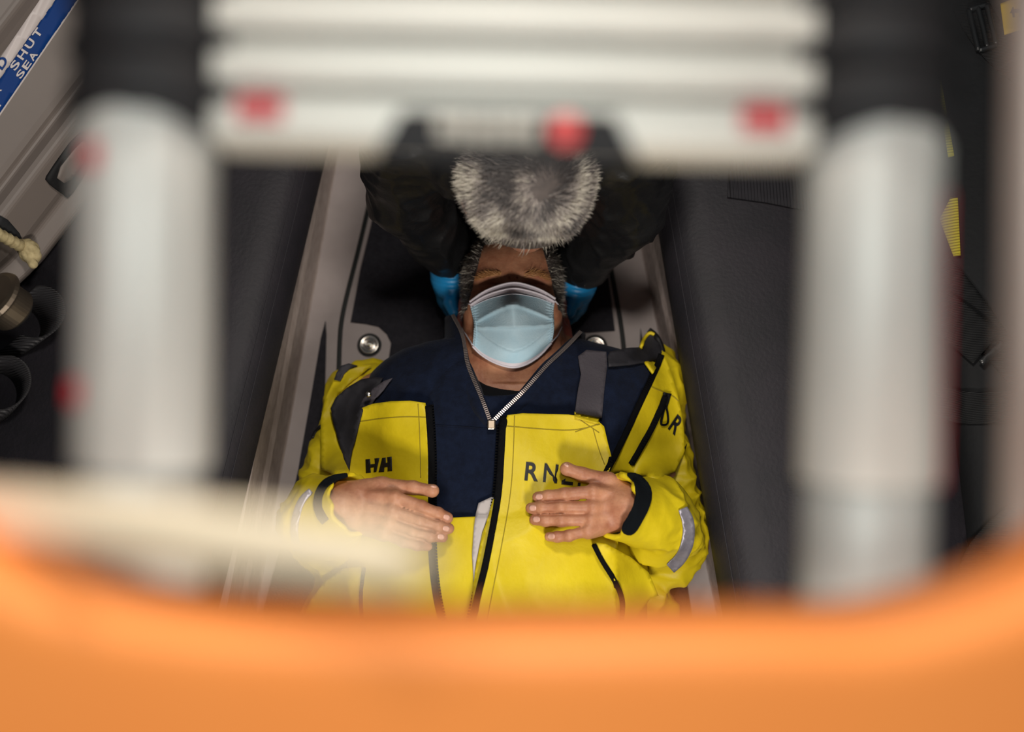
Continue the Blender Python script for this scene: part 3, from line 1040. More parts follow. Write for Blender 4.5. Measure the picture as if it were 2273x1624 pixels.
JK = ['jacket']
JF = ['jacket', 'fleece', 'bib_r']
JFL = ['jacket', 'fleece', 'bib_l']
# dark lining showing where the jacket falls open
panel('jacket_lining', [(734, 905), (745, 882), (770, 860), (800, 842), (828, 836), (850, 838), (842, 852), (818, 876), (806, 896), (798, 925), (790, 960), (780, 1000), (776, 1045), (768, 1040), (758, 1000), (745, 955), (738, 930)],
      JFL, .010, .003, M['lining'], patient, step=7, smooth=40, wr=.004, wfreq=60, wseed=9, key='lining_l')
panel('jacket_edge', [(742, 838), (760, 818), (790, 811), (826, 810), (800, 832), (772, 852), (748, 876), (733, 905), (740, 945), (752, 985), (764, 1020), (776, 1046), (740, 1052), (712, 1040), (712, 985), (712, 930), (722, 880)],
      JFL, .004, .004, M['yellow'], patient, step=7, smooth=25, wr=.004, wfreq=50, wseed=15, key='edge_l')
panel('shoulder_patch', [(741, 843), (747, 826), (758, 811), (774, 806), (794, 811), (776, 818), (763, 830), (754, 845)], ['edge_l', 'jacket'], .005, .003, M['lining'], patient, step=5, smooth=10)
surf_tube('pocket_flap', [(714, 945), (702, 955), (694, 972)], JK, .004, .0035, M['ink'], patient)
panel('jacket_lining', [(1349, 790), (1354, 780), (1390, 772), (1424, 770), (1428, 750), (1440, 735), (1456, 745), (1468, 770), (1470, 790), (1456, 800), (1430, 802), (1400, 808), (1352, 812)],
      JF, .012, .003, M['lining'], patient, step=7, smooth=20, wr=.005, wfreq=50, wseed=10, key='lining_r', fz=.12)
surf_tube('collar_piping', [(1422, 772), (1430, 750), (1442, 737), (1452, 742)], ['lining_r'], .002, .003, M['yellow'], patient)
surf_tube('collar_binding', [(1440, 732), (1456, 744), (1470, 772), (1472, 800)], ['lining_r'], .003, .005, M['ink'], patient)
panel('jacket_edge', [(1470, 782), (1482, 800), (1494, 838), (1503, 870), (1512, 910), (1518, 950), (1520, 1000), (1500, 1046), (1460, 1060), (1420, 1054), (1380, 1046), (1347, 1054), (1370, 1005), (1400, 940), (1430, 880), (1455, 828)],
      JF, .005, .004, M['yellow'], patient, step=7, smooth=30, wr=.003, wfreq=40, wseed=17, key='edge_r')
panel('jacket_edge', [(1432, 802), (1456, 798), (1462, 806), (1450, 828), (1444, 820)], JF, .016, .003, M['yellow'], patient, step=6)
ER = ['edge_r', 'jacket', 'fleece', 'bib_r']
front_zip([(1469, 786), (1452, 828), (1420, 895), (1388, 965), (1364, 1012), (1344, 1052)], 14, ER, -2)
pz = front_zip([(1478, 878), (1466, 910), (1448, 950), (1425, 990), (1402, 1030)], 13, ER, 0)
o = panel('zip_pull', band([(1483, 872), (1479, 895), (1476, 905)], [17, 11, 8]), ER, .006, .003, M['black_plastic'], patient, step=4)
surf_tube('pull_cord', [(1476, 900), (1470, 925), (1466, 942), (1476, 944), (1484, 938), (1482, 915), (1478, 902)], ER, .006, .0018, M['black_zip'], patient)
letters_on('sleeve_lettering', [('R', (1482, 951), (16, 16), (22, -32)), ('N', (1507, 979), (14, 18), (20, -30))], ER, .001, .0006, M['ink'], patient)
# seams on the jacket front
for pts in ([(1444, 858), (1462, 866), (1480, 872), (1496, 880), (1506, 890)],):
    surf_tube('seam', pts, ER, .0006, .0009, M['yellow_seam'], patient)

# cuffs: yellow rim, black hook-and-loop tab, dark inner sleeve
def ring(wr, el, back, r, tube_r, sq, m, name):
    wc = np.mean([P(*w, ZW) for w in wr], 0); e = P(*el, .11)
    d = (wc - e) / np.linalg.norm(wc - e)
    u = np.cross(d, [0, 0, 1]); u /= np.linalg.norm(u); v = np.cross(u, d)
    pts = [wc - d * back + r * (math.cos(t) * u * sq + math.sin(t) * v) + d * .004 * math.sin(2 * t) for t in np.linspace(0, 2 * math.pi, 40, endpoint=False)]
    V, F = tube_mesh(pts, tube_r, 8, closed=True)
    return mesh_obj(name, V, F, m, patient)
for wr, el in ((LH['wrist'], (712, 1200)), (RH['wrist'], (1490, 1200))):
    s = -1 if el[0] < 1000 else 1
    wc = WC[s] - np.array([0, 0, .003]) + CUFFD[s] * .012; d = CUFFD[s]
    V, F = lathe([(.031, -.06), (.0345, -.03), (.0370, -.012), (.0350, -.010), (.0325, -.03), (.029, -.06)], wc, d, 36)
    mesh_obj('inner_cuff', V, F[:-2], M['lining'], patient)
JC = ['jacket', 'edge_l', 'edge_r']
panel('cuff_tab', band([(772, 1054), (742, 1059), (719, 1072), (705, 1096), (703, 1122), (710, 1143), (722, 1158)], [8, 14, 17, 17, 17, 19, 17]), JC, .004, .003, M['velcro'], patient, step=5, smooth=20)
panel('cuff_tab', chaikin([(1388, 1051), (1404, 1047), (1424, 1054), (1444, 1076), (1449, 1100), (1441, 1130), (1425, 1160), (1412, 1182), (1397, 1190), (1380, 1182), (1380, 1165), (1396, 1142), (1408, 1115), (1414, 1085), (1406, 1066)], 1), JC, .004, .003, M['velcro'], patient, step=6, smooth=20)
# reflective tape round the sleeves
panel('reflective_tape', band([(1516, 1128), (1530, 1160), (1528, 1205), (1512, 1240), (1488, 1262)], [20, 26, 27, 26, 24]), JC, .004, .001, M['reflect'], patient, step=6, smooth=30)
panel('reflective_tape', band([(690, 1088), (668, 1110), (656, 1145), (652, 1185), (660, 1222)], [12, 16, 17, 17, 17]), JC, .004, .001, M['reflect'], patient, step=6, smooth=30)
# jacket skirts: the hanging front with its zip on the right, the hem on the left
SK = ['jacket', 'trouser', 'bib_r', 'bib_l', 'fleece']
panel('jacket_skirt', [(1318, 1202), (1345, 1206), (1400, 1236), (1440, 1270), (1456, 1306), (1462, 1322), (1446, 1326), (1420, 1358), (1404, 1400), (1376, 1400), (1384, 1340), (1372, 1300), (1346, 1258), (1328, 1228)], SK, .010, .003, M['yellow'], patient, step=7, smooth=40, wr=.006, wfreq=30, wseed=19, key='skirt_r', fz=.1)
front_zip([(1318, 1208), (1336, 1244), (1362, 1284), (1380, 1320), (1384, 1350), (1374, 1400)], 11, ['skirt_r'] + SK, 0)
panel('jacket_skirt', [(800, 1255), (760, 1262), (720, 1290), (690, 1330), (662, 1400), (700, 1424), (806, 1424), (802, 1340), (806, 1290)], SK, .006, .003, M['yellow'], patient, step=7, smooth=40, wr=.006, wfreq=30, wseed=20, key='skirt_l', fz=.1)
front_zip([(808, 1260), (802, 1300), (800, 1340), (806, 1400)], 8, ['skirt_l'] + SK, 0)

# ------------------------------------------------------------------ face mask
top = resample_n(chaikin([(1042, 670), (1074, 646), (1111, 632), (1142, 626), (1170, 632), (1204, 644), (1233, 663)], 2, False), 61)
bot = resample_n(chaikin([(1049, 769), (1067, 788), (1097, 806), (1133, 817), (1164, 813), (1198, 792), (1224, 762)], 2, False), 61)
lft = resample_n(chaikin([(1042, 670), (1046, 692), (1052, 715), (1051, 742), (1049, 769)], 2, False), 61)
rgt = resample_n(chaikin([(1233, 663), (1228, 690), (1231, 716), (1229, 742), (1224, 762)], 2, False), 61)
n = 61
px = np.zeros((n, n, 2))
for i in range(n):
    t = i / (n - 1)
    for j in range(n):
        s = j / (n - 1)
        px[i, j] = (1 - t) * top[j] + t * bot[j] + (1 - s) * lft[i] + s * rgt[i] - ((1 - s) * (1 - t) * top[0] + s * (1 - t) * top[-1] + (1 - s) * t * bot[0] + s * t * bot[-1])
tree = bvh(['body'])
tt = np.array([[hit_t(tree, *px[i, j]) or np.nan for j in range(n)] for i in range(n)])
tt = np.where(np.isnan(tt), np.nanmax(tt), tt) - .006
t0 = tt.copy()
for _ in range(260):
    a = np.pad(tt, 1, mode='edge')
    tt = np.minimum(t0, .25 * (a[:-2, 1:-1] + a[2:, 1:-1] + a[1:-1, :-2] + a[1:-1, 2:]))
V, F, mi = [], [], []
for i in range(n):
    t = i / (n - 1)
    for j in range(n):
        s = j / (n - 1); c = 2 * s - 1
        d = .010 * (1 - c * c) * math.sin(math.pi * min(1, t)) ** .7         # tented off the face
        wdt = max(0., 1 - abs(c) ** 6)
        for tc, curve_, A in ((.27, .20, .0085), (.52, .05, .0075), (.80, -.22, .0055)):
            q = t - (tc + curve_ * abs(c) ** 1.5)
            d += A * wdt * (math.exp(q / .11) if q < 0 else math.exp(-q / .010))
        d += .0060 * math.exp(-(abs(c) / .13) ** 1.4) * math.exp(-((t - .40) / .2) ** 2)     # nose ridge
        d += .0010 * math.sin(60 * t * 2) * (1 if min(s, 1 - s) < .1 else 0)                # gathered sides
        V.append(C0 + ray(*px[i, j]) * (tt[i, j] - d))
for i in range(n - 1):
    for j in range(n - 1):
        F.append([i * n + j, (i + 1) * n + j, (i + 1) * n + j + 1, i * n + j + 1])
        mi.append(1 if (i < 7 or i > 56) else 0)
V = np.array(V)
fm = mesh_obj('face_mask', V, F, None, patient, mats=[M['mask_blue'], M['mask_white']], midx=mi)
solidify(fm, .0012, -1)
def strip_line(i0, name, m, r, off=.0012):
    L = V.reshape(n, n, 3)[i0] + np.array([0, 0, off])
    a, b = tube_mesh(L, r, 6)
    mesh_obj(name, a, b, m, fm)
strip_line(0, 'mask_binding', M['mask_white'], .0016); strip_line(n - 1, 'mask_binding', M['mask_white'], .0016)
strip_line(4, 'nose_wire', M['mask_white'], .0014, .0006)
strip_line(8, 'mask_seam', M['mask_white'], .0005, .0006)
G = V.reshape(n, n, 3)
for col_, sgn in ((2, -1), (n - 3, 1)):
    a, b = tube_mesh(G[8:n - 4, col_] + np.array([0, 0, .0012]), .0010, 6)
    mesh_obj('mask_seam', a, b, M['mask_blue'], fm)
BM = ['body']
for start, pts in ((G[3, 0], [(1028, 668), (1016, 690)]), (G[n - 3, 0], [(1036, 745), (1026, 728)]), (G[3, -1], [(1238, 674), (1252, 690)]), (G[n - 3, -1], [(1238, 745), (1247, 725)])):
    L = np.array([start] + [C0 + ray(*p) * ((hit_t(tree, *p) or 1.6) - .003) for p in pts])
    a, b = tube_mesh(resample_n(L, 10), .0013, 6)
    mesh_obj('ear_loop', a, b, M['mask_white'], fm)
# ================================================================== the person kneeling over the casualty's head
resc = empty('person', P(1150, 60, 0.0), 'grey-haired person in black jacket and blue gloves bending over the head of person lying down', 'person')
RC = P(1172, 404, .52)
def build_rescuer_body():
    f = Field(np.array([-.30, P(1150, 760, 0)[1], -.005]), np.array([.34, P(1150, -420, .0)[1], .78]), .004)
    f.add(Ell(RC + [0, 0, -.02], (.080, .077, .098)), .02)
    f.add(Ell(RC + [0, .020, -.085], (.058, .055, .085)), .02)                       # face, turned down
    f.add(Cone(RC + [0, .006, -.110], RC + [0, -.004, -.125], .012, .011), .012)     # nose
    f.add(Cone(RC + [-.03, -.012, -.085], RC + [.03, -.012, -.085], .010), .014)     # brow
    f.add(Ell(RC + [0, -.008, -.168], (.028, .022, .022)), .02)                       # chin
    for s in (-1, 1):
        f.add(Ell(RC + [s * .074, .012, -.098], (.010, .018, .028)), .008)
    f.add(Cone(RC + [0, .05, -.07], P(1150, 200, .50), .06, .075), .03)
    f.add(Cone(P(1150, 200, .47), P(1150, -60, .42), .15, .15, sc=(1.15, 1, .75)), .05)
    for s, wr in ((-1, P(1000, 568, .125)), (1, P(1287, 592, .125))):
        el = P(905, 455, .28) if s < 0 else P(1392, 478, .28)
        shd = P(880, 270, .50) if s < 0 else P(1420, 285, .50)
        f.add(Cone(shd, el, .042, .034), .02)
        f.add(Cone(el, wr, .034, .029), .01)
        tip = P(1000, 650, .07) if s < 0 else P(1275, 660, .07)
        f.add(Cone(wr, tip, .028, .020), .015)
    return f.mesh()
V, F = build_rescuer_body()
mesh_obj('body', V, F, M['skin'], resc, key='rbody')

# gloves: wrist, palm and five fingers that close under the casualty's head
for s in (-1, 1):
    f = Field(P(940 if s < 0 else 1150, 780, .0) * [1, 1, 0] + [0, 0, .004], P(1130 if s < 0 else 1350, 520, .0) * [1, 1, 0] + [0, 0, .20], .0022)
    X = (lambda x: x) if s < 0 else (lambda x: 2272 - x)
    wr = P(1000, 576, .115) if s < 0 else P(1284, 596, .115)
    pm = P(1002, 655, .060) if s < 0 else P(1274, 668, .060)
    o1 = np.array([.0, .0, .0])
    f.add(Cone(wr, wr + (pm - wr) * .45, .0335, .031), .01)
    pal = [Cone(wr + (pm - wr) * .4, pm, .031, .030, sc=(.85, 1, 1.1))]
    f.add(Grp(pal, .01), .02)
    base = [(1000, 690, .048), (1005, 676, .045), (1010, 660, .042), (1015, 644, .042)]
    tip = [(1052, 716, .022), (1066, 700, .020), (1070, 680, .020), (1062, 660, .020)]
    for b, t, r in zip(base, tip, (.009, .0105, .0105, .0095)):
        dy = 0 if s < 0 else 12
        B = P(X(b[0]), b[1] + dy, b[2]); Tt = P(X(t[0]), t[1] + dy, t[2]); Md = (B + Tt) / 2 + np.array([0, 0, -.006])
        f.add(Grp([Cone(B, Md, r * 1.15, r), Cone(Md, Tt, r, r * .85)], .004), .006)
    th = [P(X(1004), 640, .085), P(X(1000), 672, .098), P(X(1008), 694, .100)]
    f.add(Grp([Cone(th[0], th[1], .012, .0105), Cone(th[1], th[2], .0105, .009)], .004), .010)
    ax = (pm - wr) / np.linalg.norm(pm - wr)
    V, F = f.mesh()
    # cut the glove open at the wrist
    keep = ((V - (wr - ax * .002)) @ ax) > 0
    V = V - ax * np.minimum(((V - (wr - ax * .002)) @ ax), 0)[:, None]
    N = vnormals(V, F)
    along = (V - wr) @ ax
    wrk = np.sin(along * 700 + noise3(V, 40, 3, 2) * 2.2) * np.exp(-np.maximum(along, 0) / .03) * .0013 + folds(V, 70, 8) * .0012
    V = V + N * wrk[:, None]
    g = mesh_obj('glove', V, F, M['glove'], resc)
    # rolled edge
    ref = np.cross(ax, [0, 0, 1]); ref /= np.linalg.norm(ref); v2 = np.cross(ref, ax)
    pts = [wr - ax * .001 + .0335 * (math.cos(t) * ref + math.sin(t) * v2) for t in np.linspace(0, 2 * math.pi, 36, endpoint=False)]
    a, b = tube_mesh(pts, .0014, 6, closed=True)
    mesh_obj('glove_edge', a, b, M['glove'], g)

# jacket
f = Field(np.array([-.34, P(1150, 820, 0)[1], .02]), np.array([.38, P(1150, -420, .0)[1], .78]), .004)
f.add(Cone(P(1150, 210, .465), P(1150, -80, .42), .165, .165, sc=(1.15, 1, .78)), .05)
f.add(Cone(P(1150, 290, .46), P(1150, 210, .48), .085, .10), .05)
for s in (-1, 1):
    wr = P(998, 556, .132) if s < 0 else P(1292, 580, .132)
    el = P(905, 440, .285) if s < 0 else P(1388, 462, .285)
    shd = P(892, 262, .49) if s < 0 else P(1410, 275, .49)
    f.add(Cone(shd, el, .064, .058), .03)
    f.add(Cone(el, wr, .058, .046), .02)
V, F = f.mesh()
N = vnormals(V, F)
V = V + N * (folds(V, 30, 51) * .008 + folds(V, 75, 52) * .004 - .005)[:, None]
mesh_obj('jacket', V, F, M['nylon'], resc, key='rjacket')
# ribbed cuffs
for s in (-1, 1):
    wr = P(998, 560, .128) if s < 0 else P(1290, 583, .128)
    el = P(905, 445, .28) if s < 0 else P(1388, 466, .28)
    d = (wr - el) / np.linalg.norm(wr - el)
    prof = [(.030, -.03), (.043, -.03), (.046, -.018), (.0445, -.004), (.041, .012), (.038, .019), (.034, .021), (.030, .016)]
    V, F = lathe(prof, wr, d, 72)
    ang = np.tile(np.arange(72) / 72 * 2 * math.pi, len(prof))
    c = wr + d * (((V - wr) @ d)[:, None])
    V = c + (V - c) * (1 + .02 * np.sin(ang * 36))[:, None]
    mesh_obj('ribbed_cuff', V, F, M['rib'], resc)

# trousers and boots of the kneeling figure
tf = Field(np.array([-.36, P(1150, 60, 0)[1], -.004]), np.array([.40, P(1150, -420, .0)[1] + .7, .62]), .007)
hip = P(1150, -190, .36)
tf.add(Cone(P(1150, -90, .40), hip, .16, .165, sc=(1.1, 1, .85)), .05)
for s in (-1, 1):
    kn = hip + np.array([s * .15, .02, -.275]); an = kn + np.array([0, .40, .0])
    tf.add(Cone(hip + [s * .09, .0, -.03], kn, .10, .085), .05)
    tf.add(Cone(kn, an, .082, .062), .03)
V, F = tf.mesh()
N = vnormals(V, F)
V = V + N * (folds(V, 25, 61) * .008)[:, None]; V[:, 2] = np.maximum(V[:, 2], .001)
mesh_obj('trousers', V, F, M['nylon'], resc)

# hair: cropped grey, whorl near the crown, paler round the edge
whorl = RC + np.array([.013, -.046, .072])
def racc(p):
    l = p - RC
    return l[2] > (-.10 if l[1] < -.03 else -.065)
def rdir(p):
    l = p - whorl
    r = np.array([l[0], l[1], l[2] * .6]); r /= max(np.linalg.norm(r), 1e-6)
    sw = np.array([-r[1], r[0], 0])
    q = math.exp(-np.linalg.norm(l) / .045)
    return r * (1 - .25 * q) + sw * 1.1 * q + np.array([-.5, -.35, 0]) * (.2 + .35 * q)
rb = bpy.data.objects['body.001']
Vb, Fb = GEO['rbody']
fcb = Vb[Fb].mean(1) - RC
rb.data.materials.append(M['scalp'])
rb.data.polygons.foreach_set('material_index', ((fcb[:, 2] > np.where(fcb[:, 1] < -.03, -.10, -.062)) & (np.linalg.norm(fcb[:, :2], axis=1) < .10) & ((np.abs(fcb[:, 0]) < .078) | (fcb[:, 2] > -.02))).astype(np.int32))
tree = bvh(['rbody'])
rt, dr, up = [], [], []
while len(rt) < 19000:
    v = rng.normal(size=3); v[2] = abs(v[2]) * 1.0 - .35; v /= np.linalg.norm(v)
    loc, nor, _, _ = tree.ray_cast(Vector((RC + v * .2).tolist()), Vector((-v).tolist()))
    if loc is None: continue
    p = np.array(loc)
    if not racc(p): continue
    rt.append(p - np.array(nor) * .002); up.append(np.array(nor)); dr.append(rdir(p) + np.array(nor) * .45)
while len(rt) < 23500:                      # dense crown round the whorl
    o_ = whorl + np.array([rng.normal() * .028, rng.normal() * .028, 0])
    v = (o_ - RC) + np.array([0, 0, .02]); v /= np.linalg.norm(v)
    loc, nor, _, _ = tree.ray_cast(Vector((RC + v * .2).tolist()), Vector((-v).tolist()))
    if loc is None: continue
    rt.append(np.array(loc) - np.array(nor) * .001); up.append(np.array(nor)); dr.append(rdir(np.array(loc)) + np.array(nor) * .3)
rt = np.array(rt)
V, F = blades(rt, dr, up, .0165, .0009, seg=4, curl=.16, jit=.22)
rad = np.linalg.norm((rt - RC)[:, :2] / [.080, .077], axis=1)
tuft = noise3(rt, 150, 77, 2)
score = rad * 1.25 - .92 + .40 * tuft + rng.normal(size=len(rt)) * .22
mi = np.where(score > .35, 2, np.where(score > -.15, 1, 0))
mesh_obj('hair', V, F, None, resc, mats=[M['hair_dark'], M['hair_mid'], M['hair_light']], midx=np.repeat(mi, 4))
# ================================================================== the setting
def quad(name, pts, material, dz, kind='structure'):
    V, F = prism(pts, dz)
    o = mesh_obj(name, V, F, material, smooth=False)
    if kind: o['kind'] = kind
    return o

XW = 1.6
Y0, Y1 = -1.5, 2.1
# bench foot lines on the floor, slightly converging towards the bow
FL = [P(760 - 55, 600, 0), P(580, 1300, 0)]
FR = [P(1432, 600, 0), P(1556, 1200, 0)]
def on_line(L, y):
    a, b = L; t = (y - a[1]) / (b[1] - a[1]); return a[0] + (b[0] - a[0]) * t
YB = [Y0, Y1]
quad('floor', [(-XW, Y0, 0), (XW, Y0, 0), (XW, Y1, 0), (-XW, Y1, 0)], M['floor'], (0, 0, -.05))
quad('wall_left', [(-XW, Y0, 0), (-XW, Y1, 0), (-XW, Y1, 2.2), (-XW, Y0, 2.2)], M['gunwale'], (-.05, 0, 0))
quad('wall_right', [(XW, Y0, 0), (XW, Y1, 0), (XW, Y1, 2.2), (XW, Y0, 2.2)], M['gunwale'], (.05, 0, 0))
quad('wall_bow', [(-XW, Y1, 0), (XW, Y1, 0), (XW, Y1, 2.2), (-XW, Y1, 2.2)], M['gunwale'], (0, .05, 0))
quad('wall_stern', [(-XW, Y0, 0), (XW, Y0, 0), (XW, Y0, 2.2), (-XW, Y0, 2.2)], M['gunwale'], (0, -.05, 0))

# rubber seal round the lift-out floor panel
def seal(name, pts):
    L = np.array([P(*p, .0) for p in chaikin(pts, 2, closed=False)])
    V, F = tube_mesh(L, .0042, 8)
    V[:, 2] = V[:, 2] * .6 + .001
    o = mesh_obj(name, V, F, M['seal']); o['kind'] = 'structure'
seal('trim_1', [(842, 330), (835, 385), (800, 540), (770, 655), (757, 715), (754, 760), (752, 830), (745, 960), (740, 1100)])
seal('trim_2', [(1330, 450), (1352, 575), (1372, 680), (1384, 760), (1388, 830), (1392, 960)])

# anti-slip mats
def floor_mat(pts, label, curve=0):
    p = chaikin(pts, curve) if curve else pts
    V, F = prism([P(*q, .004) for q in p], (0, 0, -.004))
    o = mesh_obj('floor_mat', V, F, M['mat'], smooth=False)
    return props(o, label, 'mat')
mp = [(838, 443), (1332, 470), (1345, 580), (1357, 665), (1365, 733), (1290, 738), (1262, 760), (1250, 800), (1270, 850), (1290, 880), (960, 880), (850, 880), (862, 800), (868, 760), (858, 740), (840, 724), (812, 718), (778, 714), (800, 600), (822, 510)]
floor_mat(mp, 'dark grey anti-slip mat on floor under the head of person lying down')
floor_mat([(722, 712), (724, 740), (721, 860), (716, 960), (712, 1120), (720, 1390), (575, 1390), (610, 1260), (640, 1140), (662, 1040), (690, 880), (712, 750)], 'narrow dark pointed anti-slip mat on floor beside left bench')
floor_mat([(1422, 728), (1428, 760), (1480, 1000), (1540, 1390), (1480, 1390), (1440, 1000), (1420, 790)], 'dark pointed anti-slip mat on floor beside right bench')

# recessed round floor latches
def latch(px, label):
    c = P(*px, .0)
    e = empty('floor_latch', c, label, 'latch', 'round floor latches')
    V, F = lathe([(.0215, .0), (.0215, .002), (.019, .003), (.0175, .002), (.0175, .0005)], c, (0, 0, 1), 40)
    mesh_obj('rim', V, F[:-1], M['seal'], e)
    V, F = lathe([(.0172, .001), (.0172, .005), (.0155, .0065), (.012, .0045), (.0105, .0035), (.009, .0055), (.007, .006), (.0055, .003), (.0052, .003)], c, (0, 0, 1), 40)
    mesh_obj('ring', V, F, M['chrome'], e)
    V, F = lathe([(.0045, .003), (.0045, .006), (.003, .008), (.001, .0086)], c, (0, 0, 1), 20)
    mesh_obj('bolt', V, F, M['chrome'], e)
latch((820, 766), 'round chrome floor latch between pointed mat and left shoulder of person lying down'.replace('left shoulder', 'yellow shoulder'))
latch((1321, 769), 'round floor latch half hidden behind dark grey shoulder strap')

# ------------------------------------------------------------------ benches
def loft(lines, m):
    """lines: list of polylines (same length) -> quads"""
    V = np.concatenate([np.array(l) for l in lines]); n = len(lines[0])
    F = [[i * n + j, i * n + j + 1, (i + 1) * n + j + 1, (i + 1) * n + j] for i in range(len(lines) - 1) for j in range(n - 1)]
    F.append([i * n for i in range(len(lines))]); F.append([i * n + n - 1 for i in range(len(lines))][::-1])
    return V, F

def bench(side, label, cush_px, ycut0, ycut1, base_m):
    s = -1 if side == 'l' else 1
    L = FL if s < 0 else FR
    ys = np.linspace(ycut0, ycut1, 14)
    e = empty('bench', (s * .8, 0.2, 0), label, 'bench')
    # base: faced panel from the floor to the cushion
    ZB = .145
    lines = []
    for z, inset in ((0, 0), (.004, -.002), (ZB * .45, -.004), (ZB * .55, -.009), (ZB, -.010), (ZB, -.60), (0, -.60)):
        lines.append([(on_line(L, y) - s * inset * -1 * -1 if False else on_line(L, y) + s * (-inset), y, z) for y in ys])
    V, F = loft(lines, None)
    if s < 0: F = [f[::-1] for f in F]
    b = mesh_obj('base', V, F, base_m, e, smooth=False)
    # cushion with rolled front edge
    ce = [P(*p, .20) for p in cush_px]
    prof = [(.02, ZB), (.004, .150), (-.002, .165), (-.001, .19), (.006, .212), (.018, .228), (.036, .238), (.07, .243), (.60, .246), (.60, ZB)]
    lines = []
    for o, z in prof:
        lines.append([(on_line(ce, y) + s * o, y, z) for y in ys])
    V, F = loft(lines, None)
    if s < 0: F = [f[::-1] for f in F]
    c = mesh_obj('cushion', V, F, M['vinyl'], e, smooth=True)
    for off, z in ((.010, .2185), (.019, .230)):
        pts = np.array([(on_line(ce, y) + s * off, y, z + .0006) for y in np.linspace(ycut0, ycut1, 40)])
        V, F = tube_mesh(pts, .0006, 6)
        st = mesh_obj('stitching', V, F, M['thread'], c)
    return e, c
bl_e, bl_c = bench('l', 'dark upholstered bench on scuffed grey base left of person lying down', [(700, 380), (520, 1130)], -1.3, 2.05, M['base'])
br_e, br_c = bench('r', 'dark upholstered bench on grey base right of person lying down', [(1454, 400), (1566, 1060)], -1.3, 2.05, M['base_right'])
# ribbed patch sewn to the right cushion
v, f = triangulate(np.array([(1622, 320), (1800, 320), (1800, 470), (1700, 450), (1614, 438)], float), 20)
o = mesh_obj('ribbed_patch', np.array([P(*q, .2475) for q in v]), f, M['ribbed'], br_e)
solidify(o, .003, 1)

# ------------------------------------------------------------------ the moulded locker at upper left
U = np.array([.608, -.794]); Nn = np.array([-.794, -.608]); E0 = np.array([120., 547.])
lk = empty('locker', P(60, 300, .25), 'pale grey moulded locker with blue and white sticker, recessed handle and rope', 'locker')
prof = [(0, .249), (2, .270), (6, .282), (52, .300), (60, .312), (66, .320), (130, .372), (150, .376), (172, .372), (186, .384), (200, .390), (352, .448), (366, .458), (388, .476), (404, .480), (480, .505), (640, .54), (640, .249)]
aa = np.r_[np.linspace(-230, 900, 24)]
lines = []
for s_, z in prof:
    row = []
    for a in aa:
        # the front corner of the locker bends away at its lower end
        bend = max(0., (-a - 20) / 200) ** 2 * 46
        q = E0 + U * a + Nn * (s_ + bend)
        row.append(P(*q, z))
    lines.append(row)
V, F = loft(lines, None)
lo = mesh_obj('body', V, [f[::-1] for f in F], M['locker'], lk, smooth=False, key='locker')
bevel(lo, .006, 3)
LK = ['locker']
# sticker: blue and white bands with wording
def strip_poly(p0, p1, q0, q1): return [p0, p1, q1, q0]
panel('sticker', [(-12, 268), (175, -5), (195, -36), (148, -36), (-12, 190)], LK, .0012, .0006, M['sticker_blue'], lk, step=10, key='sticker')
panel('sticker', [(-12, 192), (150, -36), (113, -36), (-12, 146)], LK, .0012, .0006, M['sticker_white'], lk, step=10, key='sticker_w')
panel('sticker_edge', [(-12, 275), (200, -36), (195, -36), (-12, 268)], LK, .0012, .0006, M['sticker_white'], lk, step=10)
ST = ['sticker', 'sticker_w', 'locker']
ul = np.array([.575, -.818])
def row(txt, start, w, h, gap):
    sp, p = [], np.array(start, float)
    hv = np.array([-ul[1], ul[0]]) * -h
    for ch in txt:
        wd = w * (.35 if ch == 'I' else 1)
        sp.append((ch, tuple(p), tuple(ul * wd), tuple(hv))); p = p + ul * (wd + gap)
    return sp
letters_on('sticker_lettering', row('SHUT', (34, 158), 21, 17, 8) + row('SEA', (46, 176), 19, 15, 5), ST, .0014, .0004, M['sticker_white'], lk)
letters_on('sticker_lettering', row('A', (-6, 214), 18, 15, 5) + row('AT', (-18, 263), 19, 15, 5), ST, .0014, .0004, M['sticker_white'], lk)
letters_on('sticker_lettering', row('D', (5, 156), 26, 22, 4), ST, .0014, .0004, M['sticker_blue'], lk)
# recessed handle
hd = [(175, 296), (205, 292), (206, 352), (188, 392), (154, 440), (146, 437), (104, 404), (108, 390)]
panel('handle', chaikin(hd, 1), LK, .006, .006, M['black_plastic'], lk, step=8, key='handle')
panel('handle_inset', chaikin([(182, 312), (196, 318), (192, 352), (150, 412), (120, 390)], 1), ['handle'], .002, .002, M['locker'], lk, step=8)

# rope with its stopper knot, resting on the locker
L = surf_line([(-120, 470), (-40, 500), (0, 521), (35, 540), (62, 554)], LK, .012, step=5)
V, F = tube_mesh(L, .0085, 10)
d = np.arange(len(L)); rr = .0085 + .0012 * np.sin(d * 2.2)
V, F = tube_mesh(L, rr, 10)
e = empty('rope', L[-1], 'cream rope with stopper knot lying on pale grey locker', 'rope')
mesh_obj('cord', V, F, M['rope'], e)
kf = Field(L[-1] - .05, L[-1] + .05, .0018)
kc = L[-1] + np.array([.004, -.004, .003])
for a in range(5):
    ang = a * .7
    pts = [kc + .0105 * (math.cos(t) * np.array([math.cos(ang), math.sin(ang), .3]) + math.sin(t) * np.array([-.3 * math.sin(ang), .4, .9])) for t in np.linspace(0, 6.28, 14)]
    for p, q in zip(pts[:-1], pts[1:]): kf.add(Cone(p, q, .0062), .0008)
kf.add(Cone(kc + [.002, -.012, 0], kc + [.008, -.020, 0], .006, .007), .002)
mesh_obj('knot', *kf.mesh(), M['rope'], e)
panel('stowage_recess', [(-40, 470), (0, 478), (18, 488), (44, 518), (52, 538), (40, 534), (0, 512), (-40, 495)], LK, .001, .001, M['gunwale'], lk, step=8)

